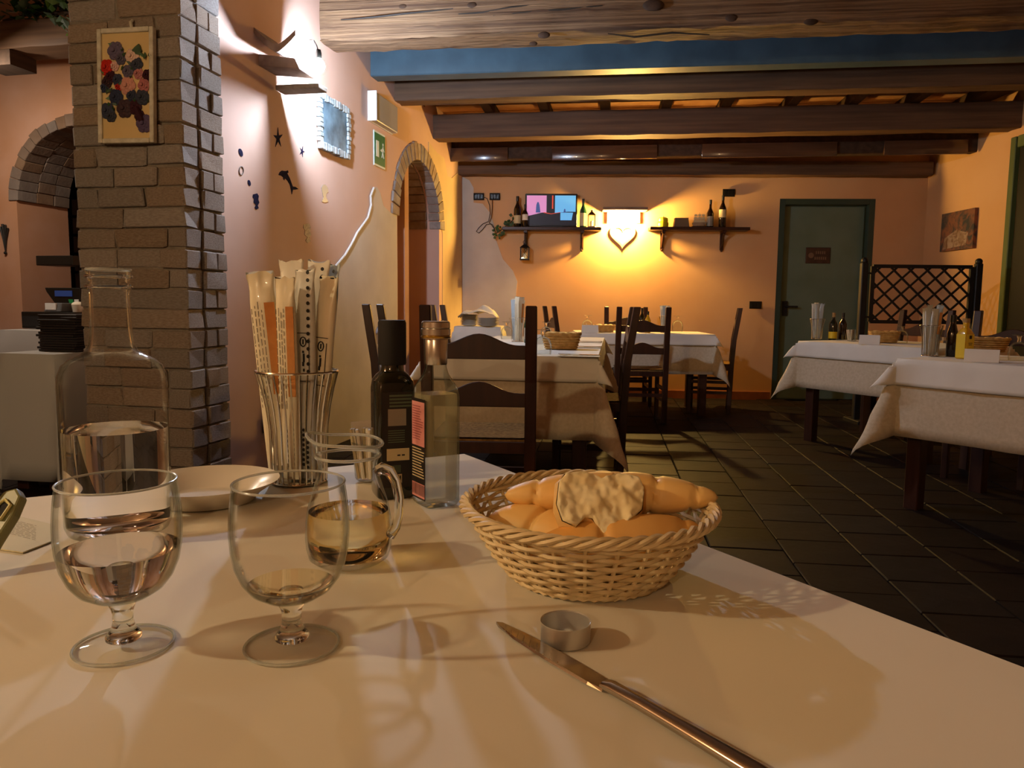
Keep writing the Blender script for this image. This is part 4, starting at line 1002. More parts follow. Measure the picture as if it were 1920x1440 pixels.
# jug of white wine
jg = root('wine_jug', 'small glass jug half full of white wine', 'jug', onz(655, 1052, TH), R(-8))
JP = [(0, .003), (.034, .002), (.039, .006), (.0415, .016), (.0424, .028), (.0415, .044), (.0385, .060), (.0335, .076), (.0292, .090), (.0283, .097), (.0295, .103), (.0310, .107), (.0305, .112), (.0322, .118), (.0335, .122)]
b = B(); b.lathe(JP + [(r - .0017, z) for r, z in reversed(JP[7:])], 56)
def lip(v):
    x, y, z = v
    if z > .1:
        t = min(1, (z - .1) / .022); a = math.atan2(y, x); w_ = max(0, math.cos(a - math.pi)) ** 6
        return (x - .008 * t * w_, y, z + .006 * t * w_ - .004 * t * max(0, math.cos(a)) ** 2)
    return v
b.v = [lip(v) for v in b.v]; b.obj('body', 'glass_clear', jg, smooth=True, angle=80)
B().tube([lip((.0335 * math.cos(a), .0335 * math.sin(a), .122)) for a in [2 * math.pi * i / 48 for i in range(48)]], .0016, 8, closed=True).obj('rim', 'glass_edge', jg, smooth=True)
B().tube([(.0308 * math.cos(a), .0308 * math.sin(a), .107) for a in [2 * math.pi * i / 48 for i in range(48)]], .0016, 8, closed=True).obj('neck_ring', 'glass_edge', jg, smooth=True)
B().tube([(.029, 0, .092), (.034, 0, .0955), (.042, 0, .093), (.0485, 0, .083), (.0515, 0, .067), (.051, 0, .050), (.048, 0, .037), (.0415, 0, .029)], [.0055, .006, .0058, .0052, .0048, .0045, .0045, .006], 14).obj('handle', 'glass_solid', jg, smooth=True)
B().lathe(inner(.0525, [(r, z + .003) for r, z in JP[1:]], .0018), 56).obj('wine', 'wine', jg, smooth=True, angle=50)

# oil and vinegar bottles
ob = root('oil_bottle', 'dark square oil bottle with a tall black cap', 'bottle', onz(737, 928, TH), R(22))
loft([(0, .0225, 6), (.002, .0245, 7), (.006, .0255, 8), (.145, .0255, 8), (.155, .0245, 6), (.163, .020, 4), (.168, .0155, 2.4), (.173, .0145, 2), (.182, .0145, 2)], 40).obj('body', 'glass_dark', ob, smooth=True, angle=28)
B().lathe([(0, .176), (.0178, .176), (.0185, .178), (.0185, .231), (.0172, .2345), (0, .2345)], 28).obj('cap', 'black_matte', ob, smooth=True)
def face_print(par, rows, face, m, d):
    """flat print on face 'x-' or 'y-' of a square bottle: rows of (u0, u1, z0, z1)"""
    b = B()
    for u0, u1, z0, z1 in rows:
        q = [(u0, z0), (u1, z0), (u1, z1), (u0, z1)]
        v = [(a, -d, c) for a, c in q] if face == 'y-' else ([(-d, -a, c) for a, c in q] if face == 'x-' else [(d, a, c) for a, c in q])
        b.add(v, [(0, 1, 2, 3)])
    return b.obj('print', m, par)
rnd = random.Random(4)
rows = [(-.010, .020, .136 - i * .0045, .1385 - i * .0045) for i in range(4)]
face_print(ob, rows, 'y-', 'label_green', .0259)
lb = B(); lb.add([(-.020, -.02575, .016), (.022, -.02575, .016), (.022, -.02575, .142), (-.020, -.02575, .142)], [(0, 1, 2, 3)]); lb.obj('label', 'label_black', ob)
face_print(ob, [(-.012, .012, .098, .120)], 'y-', 'label_grey', .0260)
face_print(ob, [(-.012, .010, .091 - i * .003, .0922 - i * .003) for i in range(6)], 'y-', 'label_green', .0260)
face_print(ob, [(-.014, .016, .052, .068), (-.004, .006, .022, .034)], 'y-', 'label_cream', .0260)
face_print(ob, [(.000, .004, .058, .060), (.006, .010, .058, .060), (-.002, .0, .024, .032), (.001, .002, .024, .032), (.003, .0048, .024, .032)], 'y-', 'ink', .0261)
face_print(ob, [(-.012 + i * .0012, -.0112 + i * .0012, .036, .046) for i in range(14)], 'y-', 'label_green', .0260)

vb = root('vinegar_bottle', 'clear square vinegar bottle with a pink and black label', 'bottle', onz(817, 944, TH), R(33))
VH = .0242
loft([(0, .0205, 6), (.002, .0225, 7), (.006, VH, 8), (.140, VH, 8), (.150, .0232, 6), (.160, .0195, 3.5), (.168, .0158, 2.4), (.176, .0138, 2), (.190, .0132, 2), (.214, .0136, 2)], 36).obj('body', 'glass_rim', vb, smooth=True, angle=70)
loft([(.006, .0195, 6), (.009, .0218, 7), (.138, .0222, 7), (.1435, .0218, 6)], 36).obj('vinegar', 'vinegar', vb, smooth=True, angle=50)
B().lathe([(.0140, .180), (.0145, .182), (.0150, .213), (.0138, .215)], 28).obj('neck_sleeve', 'silver', vb, smooth=True)
B().lathe([(0, .2345), (.0165, .2345), (.0180, .233), (.0182, .2265), (.0175, .2255), (.0186, .2245), (.0186, .2175), (.0178, .2165), (.0178, .2125), (.015, .2118)], 28).obj('cap', 'silver', vb, smooth=True)
B().lathe([(.0180, .2165), (.0190, .2155), (.0180, .2135)], 28).obj('cap_band', 'gold', vb, smooth=True)
LX = VH + .0004
b = B(); b.add([(-LX, a, c) for a, c in ((-.0195, .010), (.0195, .010), (.0195, .138), (-.0195, .138))], [(0, 1, 2, 3)]); b.obj('label', 'label_black', vb)
face_print(vb, [(-.0175, .0175, .078, .134)], 'x-', 'label_pink', LX + .0002)
face_print(vb, [(-.016, rnd.uniform(.004, .015), .1275 - i * .0032, .1287 - i * .0032) for i in range(14)], 'x-', 'ink_pink', LX + .0003)
face_print(vb, [(-.017, rnd.uniform(.006, .017), .0735 - i * .0036, .0750 - i * .0036) for i in range(11)], 'x-', 'label_cream', LX + .0002)
face_print(vb, [(-.0175, .0175, .012, .030)], 'x-', 'label_pink', LX + .0002)
xs = -.0165; bars = []
while xs < .016: w = rnd.choice((.0004, .0007, .0011)); bars.append((xs, xs + w, .0145, .029)); xs += w + rnd.choice((.0005, .0008, .001))
face_print(vb, bars, 'x-', 'ink', LX + .0003)

# wire holder of breadstick packs
HP = onz(561, 903, TH)
def hold_r(z): return .0385 + .0022 * (z / .08) if z < .08 else .0407 + .0155 * ((z - .08) / .08) ** 1.4
def wire_holder(label, loc, sc=1.0, nw=30, group=None, rz=0.0, wr_=.0014):
    h = root('wire_holder', label, 'holder', loc, rz, group); h.scale = (sc, sc, sc)
    me = None
    for i in range(nw):
        if me is None:
            o = B().tube([(hold_r(z), 0, z) for z in (.002, .02, .05, .08, .11, .135, .16)], wr_, 5).obj('wire', 'chrome', h, smooth=True); me = o.data
        else:
            o = bpy.data.objects.new('wire', me); COL.objects.link(o); o.parent = h
        o.rotation_euler = (0, 0, 2 * math.pi * i / nw)
    for z, r in ((.160, .0018), (.003, .0016)): B().tube([(hold_r(z) * math.cos(a), hold_r(z) * math.sin(a), z) for a in [2 * math.pi * i / 40 for i in range(40)]], r, 6, closed=True).obj('ring', 'chrome', h, smooth=True)
    B().lathe([(0, .004), (.038, .004), (.038, .0055), (0, .0055)], 28).obj('base_plate', 'chrome', h)
    return h
wire_holder('tall wire holder full of breadstick packs on the diner\'s table', HP)
def pack(label, base, top, w, th, mats, facing=0.0, group='breadstick packs in the wire holder', twist=.0, dots=False, script=False, lines=True, stick=False, scale=1.0):
    """a flat cellophane pack of breadsticks from base to top, w wide"""
    base = Vector(base); top = Vector(top); up = (top - base); L_ = up.length; up.normalize()
    x_ = Vector((math.cos(facing), math.sin(facing), 0)); x_ = (x_ - up * x_.dot(up)).normalized(); y_ = up.cross(x_)
    M = Matrix((x_, y_, up)).transposed().to_4x4(); M.translation = base
    o = bpy.data.objects.new('breadstick_pack', None); COL.objects.link(o); o.matrix_world = M; o.empty_display_size = .03
    tag(o, label, 'breadsticks', group)
    b = B(); n = 16; sec = [(0, .95, .08), (.03, .96, .12), (.06, 1, .8), (.3, 1, 1), (.6, 1, 1), (.86, .96, .95), (.92, .9, .5), (.95, .95, .14), (.985, 1.04, .1), (1, 1.06, .08)]; v = []
    for t, sw, st in sec:
        for i in range(n):
            a = 2 * math.pi * i / n; c, s_ = math.cos(a), math.sin(a); r = 1 / ((abs(c) ** 3 + abs(s_) ** 3) ** (1 / 3))
            wob = rnd.uniform(-.03, .03) if .06 < t < .9 else rnd.uniform(-.06, .06)
            v.append((w / 2 * sw * r * c * (1 + wob * .4), th / 2 * st * r * s_ + (math.sin(c * 6) * th * .12 if t > .93 else 0), L_ * t + (rnd.uniform(-.003, .003) if t > .99 else 0)))
    kk = len(sec); b.add(v, [(i * n + j, i * n + (j + 1) % n, (i + 1) * n + (j + 1) % n, (i + 1) * n + j) for i in range(kk - 1) for j in range(n)] + [tuple(range(n)), tuple((kk - 1) * n + j for j in range(n))])
    b.obj('wrapper', mats, o, smooth=True, angle=60)
    yy = -th / 2 * 1.03
    if stick:
        q = B(); q.add([(w * .06, yy - .0002, L_ * .42), (w * .44, yy * .92 - .0002, L_ * .42), (w * .44, yy * .92 - .0002, L_ * .86), (w * .06, yy - .0002, L_ * .86)], [(0, 1, 2, 3)]); q.obj('window', 'pack_stick', o)
    if lines:
        q = B()
        for c in range(4):
            z = L_ * .36; x0 = -w * .42 + c * w * .12
            while z < L_ * .84:
                l = rnd.uniform(.003, .012); q.add([(x0, yy * .97 - .0004, z), (x0 + .0009, yy * .97 - .0004, z), (x0 + .0009, yy * .97 - .0004, z + l), (x0, yy * .97 - .0004, z + l)], [(0, 1, 2, 3)]); z += l + rnd.uniform(.001, .004)
        q.obj('print', 'ink_soft', o)
    if dots:
        q = B()
        for k_ in range(14):
            z = L_ * .52 + k_ * .0105
            for dx in (0.26, ):
                cx_ = w * dx; q.add([(cx_ + .0027 * math.cos(a), yy - .0005, z + .0027 * math.sin(a)) for a in [2 * math.pi * i / 10 for i in range(10)]], [tuple(range(10))])
        for k_ in range(8):
            for dx in (-.2, 0, .2):
                cx_ = w * dx; z = L_ * .06 + k_ * .007 + (.0035 if dx == 0 else 0); q.add([(cx_ + .0024 * math.cos(a), yy - .0005, z + .0024 * math.sin(a)) for a in [2 * math.pi * i / 10 for i in range(10)]], [tuple(range(10))])
        q.obj('print', 'ink', o)
    if script:
        q = B(); zb_ = L_ * .66
        q.tube([(.0 + .0045 * math.cos(a), yy - .0004, zb_ + .0065 * math.sin(a)) for a in [2 * math.pi * i / 14 for i in range(14)]], .0009, 4, closed=True)
        q.box((0, yy - .0004, zb_), (.002, .0006, .007))
        for i, hh_ in enumerate((.003, .012, .006, .004)): q.box((.001 * (i % 2), yy - .0004, zb_ - .014 - i * .0085), (.0028, .0006, hh_))
        for dz in (.012, -.055): q.box((0, yy - .0004, zb_ + dz), (w * .7, .0006, .0009))
        q.box((w * .3, yy - .0004, zb_ - .02), (.0008, .0006, .05))
        q.obj('print', 'ink', o)
    return o
def hpt(x, y, dy=0.0): return atY(x, y, HP.y + dy)
def bot(dx, dy): return Vector((HP.x + dx, HP.y + dy, TH + .008))
pack('leftmost breadstick pack with amber window, leaning outwards', bot(-.020, -.012), hpt(487, 512, -.02), .036, .016, 'pack_clear', .15, stick=True)
pack('crumpled clear pack just behind the leftmost breadstick pack', bot(-.018, .012), hpt(517, 522, .03), .028, .012, 'pack_white', .1, lines=False)
pack('tallest cream breadstick pack at the back of the holder', bot(-.004, .020), hpt(546, 489, .02), .036, .014, 'pack_white', -.1, lines=False)
pack('second amber breadstick pack, in front of the tallest cream pack', bot(-.004, -.020), hpt(534, 520, -.028), .028, .013, 'pack_clear', -.1, stick=True)
pack('grey breadstick pack with black dots and black lettering', bot(.014, -.012), hpt(572, 505, -.01), .030, .013, 'pack_grey', -.25, dots=True, script=True, lines=False)
pack('cream dotted pack at the back right of the holder', bot(.012, .018), hpt(598, 490, .025), .034, .012, 'pack_white', -.2, dots=True, lines=False)
pack('cream breadstick pack leaning right with short black lettering', bot(.022, -.002), hpt(617, 520, .0), .030, .014, 'pack_clear', -.35, script=True, lines=False)
pack('bluish pack at the far right of the holder, half hidden', bot(.020, .010), hpt(626, 498, .03), .026, .010, 'pack_blue', -.6, dots=True, lines=False)

# glass of paper sachets
SP = Vector((-.196, 1.080, TH)); SG = 'paper sachets in the small glass'
sg = root('small_glass', 'small clear glass holding paper sachets behind the jug', 'glass', SP)
B().lathe([(0, .003), (.028, .003), (.030, .006), (.0335, .052), (.0345, .058)], 36).obj('cup', 'glass_clear', sg, smooth=True, angle=60)
B().tube([(.0345 * math.cos(a), .0345 * math.sin(a), .058) for a in [2 * math.pi * i / 36 for i in range(36)]], .001, 6, closed=True).obj('rim', 'glass_rim', sg, smooth=True)
for i in range(15):
    t = i / 14; x = -.022 + .046 * t; y = -.010 + .004 * math.sin(i * 2.3)
    o = B().box((0, 0, .036), (.0042, .011, .072)).obj('paper_sachet', 'paper_white' if i % 3 else 'label_cream', loc=(SP.x + x, SP.y + y, TH + .006), rot=(R(rnd.uniform(-6, 4)), R((t - .45) * 22 + rnd.uniform(-2, 2)), R(rnd.uniform(-15, 15))), bevel=.0008)
    tag(o, 'narrow paper sachet standing in the small glass behind the jug', 'sachet', SG)
nb = B(); nb.box((0, 0, .04), (.036, .0015, .076)); nb.box((.002, .003, .038), (.034, .0012, .074))
tag(nb.obj('napkin', 'paper_white', loc=(SP.x - .012, SP.y + .012, TH + .008), rot=(R(-6), R(-6), R(12)), bevel=.0004), 'folded pale paper napkin in the small glass behind the sachets', 'napkin')

# plate
pl = tag(B().lathe([(0, .004), (.051, .004), (.057, .006), (.066, .016), (.086, .026), (.090, .028), (.089, .0265), (.068, .0125), (.059, .002), (.053, 0), (0, 0)], 64).obj('plate', 'ceramic', loc=(-.392, .958, TH), smooth=True, angle=60), 'white ceramic plate behind the carafe', 'plate')

# tealight cup
r_ = .0191
tag(B().lathe([(0, .0006), (r_ - .001, .0006), (r_ - .0006, .0155), (r_ + .0003, .0162), (r_ + .0004, .0158), (r_, .015), (r_, .001), (r_ - .001, 0), (0, 0)], 48).obj('tealight_cup', 'aluminium', loc=onz(1060, 1201, TH), smooth=True, angle=50), 'empty aluminium tealight cup beside the knife tip', 'cup')

# knife
kt = onz(932, 1172, TH); ke = onz(1380, 1440, TH); kd = (ke - kt); ka = math.atan2(kd.y, kd.x)
kn = root('table_knife', 'polished steel table knife lying across the cloth', 'knife', (kt.x, kt.y, TH + .0005), ka)
top = [(0, -.001), (.004, .003), (.03, .0068), (.07, .0085), (.115, .0082), (.128, .0065)]; bo = [(.128, -.0055), (.115, -.0072), (.07, -.0078), (.03, -.0062), (.006, -.0032)]
b = B(); out_ = top + bo; n_ = len(out_)
b.add([(x, y, .0008) for x, y in out_] + [(x, y * .86, .0026) for x, y in out_], [tuple(range(n_)), tuple(range(2 * n_ - 1, n_ - 1, -1))] + [(i, (i + 1) % n_, (i + 1) % n_ + n_, i + n_) for i in range(n_)])
bl = b.obj('blade', 'steel_knife', kn)
for i in range(9):
    x = .012 + i * .008
    B().bar((x + .006, -.0066 + .0004 * abs(i - 4), .0027), (x - .002, .0015, .0029), .0007, .0007).obj('serration', 'steel_knife', bl)
b = B(); v = []; secs = [(.126, .0062, .0022), (.132, .0058, .004), (.16, .0050, .0042), (.20, .0056, .0044), (.245, .0070, .0046), (.256, .0060, .0040), (.259, .003, .002)]
for x, w, h in secs:
    for i in range(12): a = 2 * math.pi * i / 12; v.append((x, w * math.cos(a), .0043 + h * math.sin(a)))
b.add(v, [(i * 12 + j, i * 12 + (j + 1) % 12, (i + 1) * 12 + (j + 1) % 12, (i + 1) * 12 + j) for i in range(len(secs) - 1) for j in range(12)] + [tuple(range(12)), tuple((len(secs) - 1) * 12 + j for j in range(12))])
b.obj('handle', 'steel_knife', kn, smooth=True, angle=60)

# bread basket
BC = Vector((.074, .712, TH)); BH = .066; NS = 26
def bas_r(t): return .073 + .0435 * (t ** .8)
bk = root('bread_basket', 'round woven wicker basket holding bread rolls on the diner\'s table', 'basket', BC); bk.scale = (1, 1.07, 1)
me = None
for i in range(NS):
    if me is None:
        o = B().tube([(bas_r(t), 0, .002 + BH * t) for t in [k_ / 6 for k_ in range(7)]], .0020, 5).obj('stake', 'wicker', bk, smooth=True); me = o.data
    else: o = bpy.data.objects.new('stake', me); COL.objects.link(o); o.parent = bk
    o.rotation_euler = (0, 0, 2 * math.pi * i / NS)
NR_ = 14
for r_i in range(NR_):
    t = (r_i + .5) / NR_ * .93; z = .003 + BH * t; R0 = bas_r(t); pts = []
    nn = NS * 6
    for i in range(nn):
        a = 2 * math.pi * i / nn; wv = math.cos(a * NS / 2 + math.pi * (r_i % 2))
        pts.append(((R0 + .0030 * wv) * math.cos(a), (R0 + .0030 * wv) * math.sin(a), z + rnd.uniform(-.0004, .0004)))
    B().tube(pts, .0021, 5, closed=True).obj('strand', 'wicker', bk, smooth=True)
for k_ in range(4):
    pts = []; nn = 180
    for i in range(nn):
        a = 2 * math.pi * i / nn; q = a * 13 + k_ * math.pi / 2
        pts.append(((bas_r(1) + .001 + .0042 * math.cos(q)) * math.cos(a), (bas_r(1) + .001 + .0042 * math.cos(q)) * math.sin(a), BH + .001 + .0036 * math.sin(q)))
    B().tube(pts, .0023, 5, closed=True).obj('rim_strand', 'wicker', bk, smooth=True)
for k_ in range(11):
    R0 = .006 + .0068 * k_; nn = max(16, int(R0 * 1400)); B().tube([(R0 * math.cos(2 * math.pi * i / nn), R0 * math.sin(2 * math.pi * i / nn), .0032 + .0008 * math.cos(math.pi * i)) for i in range(nn)], .0030, 5, closed=True).obj('base_strand', 'wicker', bk, smooth=True)

# bread
def roll(label, c, ang, L_, r0, m, tilt=0.0, turns=3.2, flat=.86, seed=1, cut=0.0, name='bread_roll'):
    rn = random.Random(seed); b = B(); nx, na = 60, 28; v = []
    for i in range(nx + 1):
        t = i / nx; x = -L_ / 2 + L_ * t; tt = 2 * t - 1
        base = r0 * (max(0, 1 - abs(tt) ** 2.6)) ** .5 * (1 - .22 * tt * tt)
        for j in range(na):
            a = 2 * math.pi * j / na
            ph = (t * turns + a / (2 * math.pi) * .45) % 1.0
            gro = 1 - .20 * math.exp(-(min(ph, 1 - ph) / .05) ** 2) + .07 * math.sin(math.pi * ph)
            rr_ = base * gro * (1 + .02 * math.sin(5 * a + 9 * t + seed))
            bend = .010 * (1 - tt * tt)
            v.append((x, rr_ * math.cos(a) + bend * math.sin(seed), rr_ * flat * math.sin(a)))
    b.add(v, [(i * na + j, i * na + (j + 1) % na, (i + 1) * na + (j + 1) % na, (i + 1) * na + j) for i in range(nx) for j in range(na)])
    o = b.obj(name, m, loc=c, rot=(0, R(tilt), ang), smooth=True, angle=80)
    return tag(o, label, 'bread', 'bread in the basket on the diner\'s table')
ZB = TH
roll('long golden twisted roll lying across the top of the basket', (BC.x + .022, BC.y + .004, TH + .073), R(-4), .205, .0235, 'crust', tilt=-1, turns=5.4, seed=2)
roll('smooth orange roll lying low at the front right of the basket', (BC.x + .022, BC.y - .034, TH + .042), R(9), .165, .026, 'crust_dark', tilt=-5, turns=2.1, seed=5)
roll('short pale roll at the left of the basket', (BC.x - .052, BC.y - .010, TH + .042), R(-28), .10, .025, 'crust', tilt=4, turns=1.6, seed=8)
roll('flat yellow roll deep at the back of the basket', (BC.x - .002, BC.y + .045, TH + .044), R(12), .14, .026, 'crust', tilt=0, turns=2.2, seed=11)
# torn piece showing its crumb
def torn(label, c, rz):
    o = root('torn_bread', label, 'bread', c, rz, 'bread in the basket on the diner\'s table'); rn = random.Random(9)
    fr = [(-.047, .022), (-.040, .032), (-.018, .036), (0, .030), (.020, .037), (.040, .033), (.046, .018), (.042, -.004), (.026, -.020), (.010, -.034), (.002, -.040), (-.006, -.030), (-.012, -.018), (-.020, -.017), (-.030, -.028), (-.044, -.022), (-.050, -.004)]
    n = len(fr); rings = [(1.0, 0.0), (1.05, .008), (.98, .022), (.8, .034), (.45, .041)]
    b = B(); v = []
    for k_, d_ in rings:
        for x, z in fr: v.append((x * k_ + rn.uniform(-.001, .001), d_, z * k_ + rn.uniform(-.001, .001)))
    v.append((0, .043, 0)); f = [(i * n + j, i * n + (j + 1) % n, (i + 1) * n + (j + 1) % n, (i + 1) * n + j) for i in range(len(rings) - 1) for j in range(n)] + [((len(rings) - 1) * n + j, (len(rings) - 1) * n + (j + 1) % n, len(rings) * n) for j in range(n)]
    b.add(v, f); b.obj('crust', 'crust', o, smooth=True, angle=60)
    me_ = bpy.data.meshes.new('crumb'); bm = bmesh.new()
    from mathutils import noise as nz, geometry as geo
    ol = [Vector((x * .99, z * .99)) for x, z in fr]; gp = [Vector((-.052 + i * .0022 + (j % 2) * .0011, -.042 + j * .0022)) for i in range(49) for j in range(38)]
    vs, _, fs, ov, _, _ = geo.delaunay_2d_cdt(ol + gp, [(i, (i + 1) % n) for i in range(n)], [], 1, 1e-5)
    bvs = [bm.verts.new((p_.x, 0, p_.y)) for p_ in vs]
    for q_ in fs: bm.faces.new([bvs[i] for i in q_])
    for v_ in list(bm.verts):
        if not v_.link_faces: bm.verts.remove(v_)
    for v_ in bm.verts:
        if not v_.is_boundary:
            p_ = v_.co * 55; v_.co.y = -.005 + .005 * nz.noise(p_) + .0025 * nz.noise(p_ * 2.3) + .001 * nz.noise(p_ * 5)
    bm.to_mesh(me_); bm.free(); me_.materials.append(MATS['crumb']); me_.polygons.foreach_set('use_smooth', [True] * len(me_.polygons))
    oc = bpy.data.objects.new('crumb', me_); COL.objects.link(oc); oc.parent = o
    return o
o = torn('torn piece of bread with its pale crumb facing us on the basket', (BC.x + .010, BC.y - .036, TH + .076), R(4)); o.scale = (.86, .86, .86)
o.rotation_euler = (R(-40), R(4), R(4))

# printed card and the olive buckle at the left edge
cp = [onz(x, y, TH) for x, y in ((-150, 950), (0, 962), (97, 985), (97, 1017), (43, 1038), (-150, 1010))]
c0 = cp[2]; b = B(); b.prism([(q.x - c0.x, q.y - c0.y) for q in cp], .0003, .0016, 'z')
card = tag(b.obj('menu_card', 'menu_paper', loc=c0), 'printed paper card lying at the edge of the table beside the carafe', 'card')
q = B(); u_ = (onz(97, 985, TH) - onz(0, 962, TH)).normalized(); w_ = (onz(97, 1017, TH) - onz(97, 985, TH)).normalized()
st_ = onz(8, 972, TH)
for i in range(11):
    x = 0; base = st_ + w_ * (.006 * i + .004)
    while x < .062:
        l = rnd.uniform(.006, .014); a = base + u_ * x - c0; e = base + u_ * min(.064, x + l) - c0; a.z = e.z = .0018
        wv = w_ * .0012; q.add([a, e, e + wv, a + wv], [(0, 1, 2, 3)]); x += l + .003
q.obj('print', 'ink_soft', card)
bu = root('buckle', 'olive green plastic buckle lying at the left edge of the table', 'buckle', onz(6, 1062, TH) + Vector((0, 0, .032)), rot=(0, R(-52), R(78))); bu.scale = (.8, .8, .8)
hole = [(.012, -.008), (.030, -.011), (.036, 0), (.030, .006), (.012, .004)]
ou = [(-.012, -.014), (.02, -.018), (.044, -.016), (.054, -.004), (.048, .012), (.03, .016), (-.02, .014), (-.05, .012), (-.055, -.004), (-.04, -.012)]
b = B(); b.prism(ou, .002, .016, 'z'); b.obj('body', 'olive_plastic', bu, bevel=.003, bseg=2)
b = B(); b.tube([(x * 1.02, y, .018) for x, y in hole], .0022, 6, closed=True); b.obj('slot_rim', 'olive_pale', bu, smooth=True)
b = B(); b.prism(hole, .0165, .0172, 'z'); b.obj('slot', 'black_matte', bu)
b = B(); b.tube([(-.05, .004, .012), (-.02, .02, .016), (.02, .024, .02), (.05, .016, .02)], .004, 8); b.obj('strap', 'black_matte', bu, smooth=True)

# ================================================================ things on the other tables
def tp(x, y, z=HT): p = onz(x, y, z); return Vector((p.x, p.y, z))
def far_goblet(label, loc, up=False, sc=1.0):
    g = root('wine_glass', label, 'glass', loc, 0, 'stemmed glasses on the set tables'); g.scale = (sc, sc, sc)
    f = (lambda z: z) if up else (lambda z: .125 - z)
    B().lathe([(r, f(z)) for r, z in BOWL], 20).obj('bowl', 'glass_rim', g, smooth=True, angle=80)
    B().lathe([(0, f(.036)), (.008, f(.034)), (.007, f(.02)), (.012, f(.006)), (0, f(.005))], 12).obj('stem', 'glass_solid', g, smooth=True)
    B().lathe([(0, f(.004)), (.03, f(.003)), (.034, f(.001)), (.033, f(0.0)), (0, f(0.0))], 20).obj('foot', 'glass_rim', g, smooth=True)
    return g
def card_tent(label, loc, rz, w=.11, h=.06):
    o = root('place_card', label, 'card', loc, rz, 'folded white cards on the set tables')
    for s in (-1, 1): B().bar((0, s * h * .45, .001), (0, .0, h), w, .001, (0, 0, 1)).obj('flap', 'cloth_white', o)
    return o
def far_basket(label, loc, rz, w, d_, h, m='wicker_far'):
    o = root('bread_basket', label, 'basket', loc, rz, 'bread baskets on the set tables'); n = 36
    def ring(t, s=1.0): 
        out = []
        for i in range(n):
            a = 2 * math.pi * i / n; c, s_ = math.cos(a), math.sin(a); r = 1 / ((abs(c) ** 4 + abs(s_) ** 4) ** .25); k_ = .78 + .22 * t
            out.append((w / 2 * k_ * r * c * s, d_ / 2 * k_ * r * s_ * s, .004 + h * t))
        return out
    b = B(); v = ring(0) + ring(.5) + ring(1) + ring(1, .95) + ring(.1, .93); k_ = 5
    b.add(v, [(i * n + j, i * n + (j + 1) % n, (i + 1) * n + (j + 1) % n, (i + 1) * n + j) for i in range(k_ - 1) for j in range(n)] + [tuple(range(n)), tuple((k_ - 1) * n + j for j in range(n))])
    b.obj('body', m, o, smooth=True, angle=40)
    for i in range(6): B().tube(ring((i + .5) / 6, 1.012), h * .07, 5, closed=True).obj('strand', m, o, smooth=True)
    for k in range(2): B().tube([(x * (1 + .02 * math.sin(i * 1.7 + k * 3)), y * (1 + .02 * math.sin(i * 1.7 + k * 3)), z + .004 * math.cos(i * 1.7 + k * 3)) for i, (x, y, z) in enumerate(ring(1, 1.0))], .005, 5, closed=True).obj('rim_strand', m, o, smooth=True)
    for i, (dx, dy) in enumerate(((-.25, .1), (.05, -.12), (.28, .08))):
        p_ = Vector(loc) + Matrix.Rotation(rz, 3, 'Z') @ Vector((dx * w, dy * d_, h * .86))
        e_ = B(); e_.ball((0, 0, 0), .034, 14, 8, (1.35, .9, .75)); q_ = e_.obj('bread_roll', 'crust', loc=p_, rz=rz + i, smooth=True)
        tag(q_, 'bread roll in the ' + label.split(' basket')[0].replace('small ', '').replace('low ', '') + ' basket ' + ' '.join(label.split(' basket')[1].split()), 'bread', 'rolls in ' + label)
    return o
def packs(loc, n, what, seed, h=.30):
    rn = random.Random(seed)
    for i in range(n):
        a = 2 * math.pi * i / n + .4; r1 = .014; r2 = .034
        b_ = Vector(loc) + Vector((r1 * math.cos(a), r1 * math.sin(a), .008)); t_ = Vector(loc) + Vector((r2 * math.cos(a), r2 * math.sin(a), h + rn.uniform(-.03, .0)))
        pack('wrapped breadstick pack in the wire holder ' + what, b_, t_, .034, .013, rn.choice(('pack_blue', 'pack_white', 'pack_grey', 'pack_clear')), rn.uniform(-.4, .4), group='breadstick packs ' + what, lines=(i % 2 == 0), stick=(i % 4 == 1), dots=False)
def holder(loc, what, seed, n=6, sc=1.0, h=.30):
    wire_holder('wire holder of breadstick packs ' + what, loc, sc, 20, 'wire holders on the set tables'); packs(loc, n, what, seed, h)

# long middle table
p = tp(970, 641); holder(p, 'on the long middle table', 21, 6)
bottle('oil_bottle', 'green glass oil bottle beside the breadsticks on the long table', tp(991, 643), .22, .03, 'glass_green', 0, ('label_grey', .1, .45), capm='gold')
far_goblet('upturned glass left of the breadsticks on the long table', tp(950, 636)); far_goblet('upturned glass behind the basket on the long table', tp(1024, 636)); far_goblet('upturned glass beside the chair post on the long table', tp(1018, 665))
card_tent('white folded card behind the chair post on the long table', tp(1002, 645), R(10))
far_basket('straw coloured basket on the long table', tp(1052, 655), R(-8), .215, .17, .085)
def cutlery(label, loc, rz, kind):
    o = root(kind, label, kind.replace('table_', ''), loc, rz, 'cutlery on the long table')
    if kind == 'fork':
        B().bar((-.1, 0, .003), (.03, 0, .003), .006, .002).obj('handle', 'chrome', o); B().box((.045, 0, .003), (.03, .02, .002)).obj('head', 'chrome', o)
        for k_ in (-.0075, -.0025, .0025, .0075): B().bar((.058, k_, .003), (.09, k_, .005), .0028, .0018).obj('tine', 'chrome', o)
    else:
        B().prism([(-.0, -.007), (.09, -.008), (.1, .0), (.095, .006), (0, .006)], .001, .003, 'z').obj('blade', 'chrome', o); B().bar((-.1, 0, .004), (.002, 0, .003), .010, .005).obj('handle', 'chrome', o)
    return o
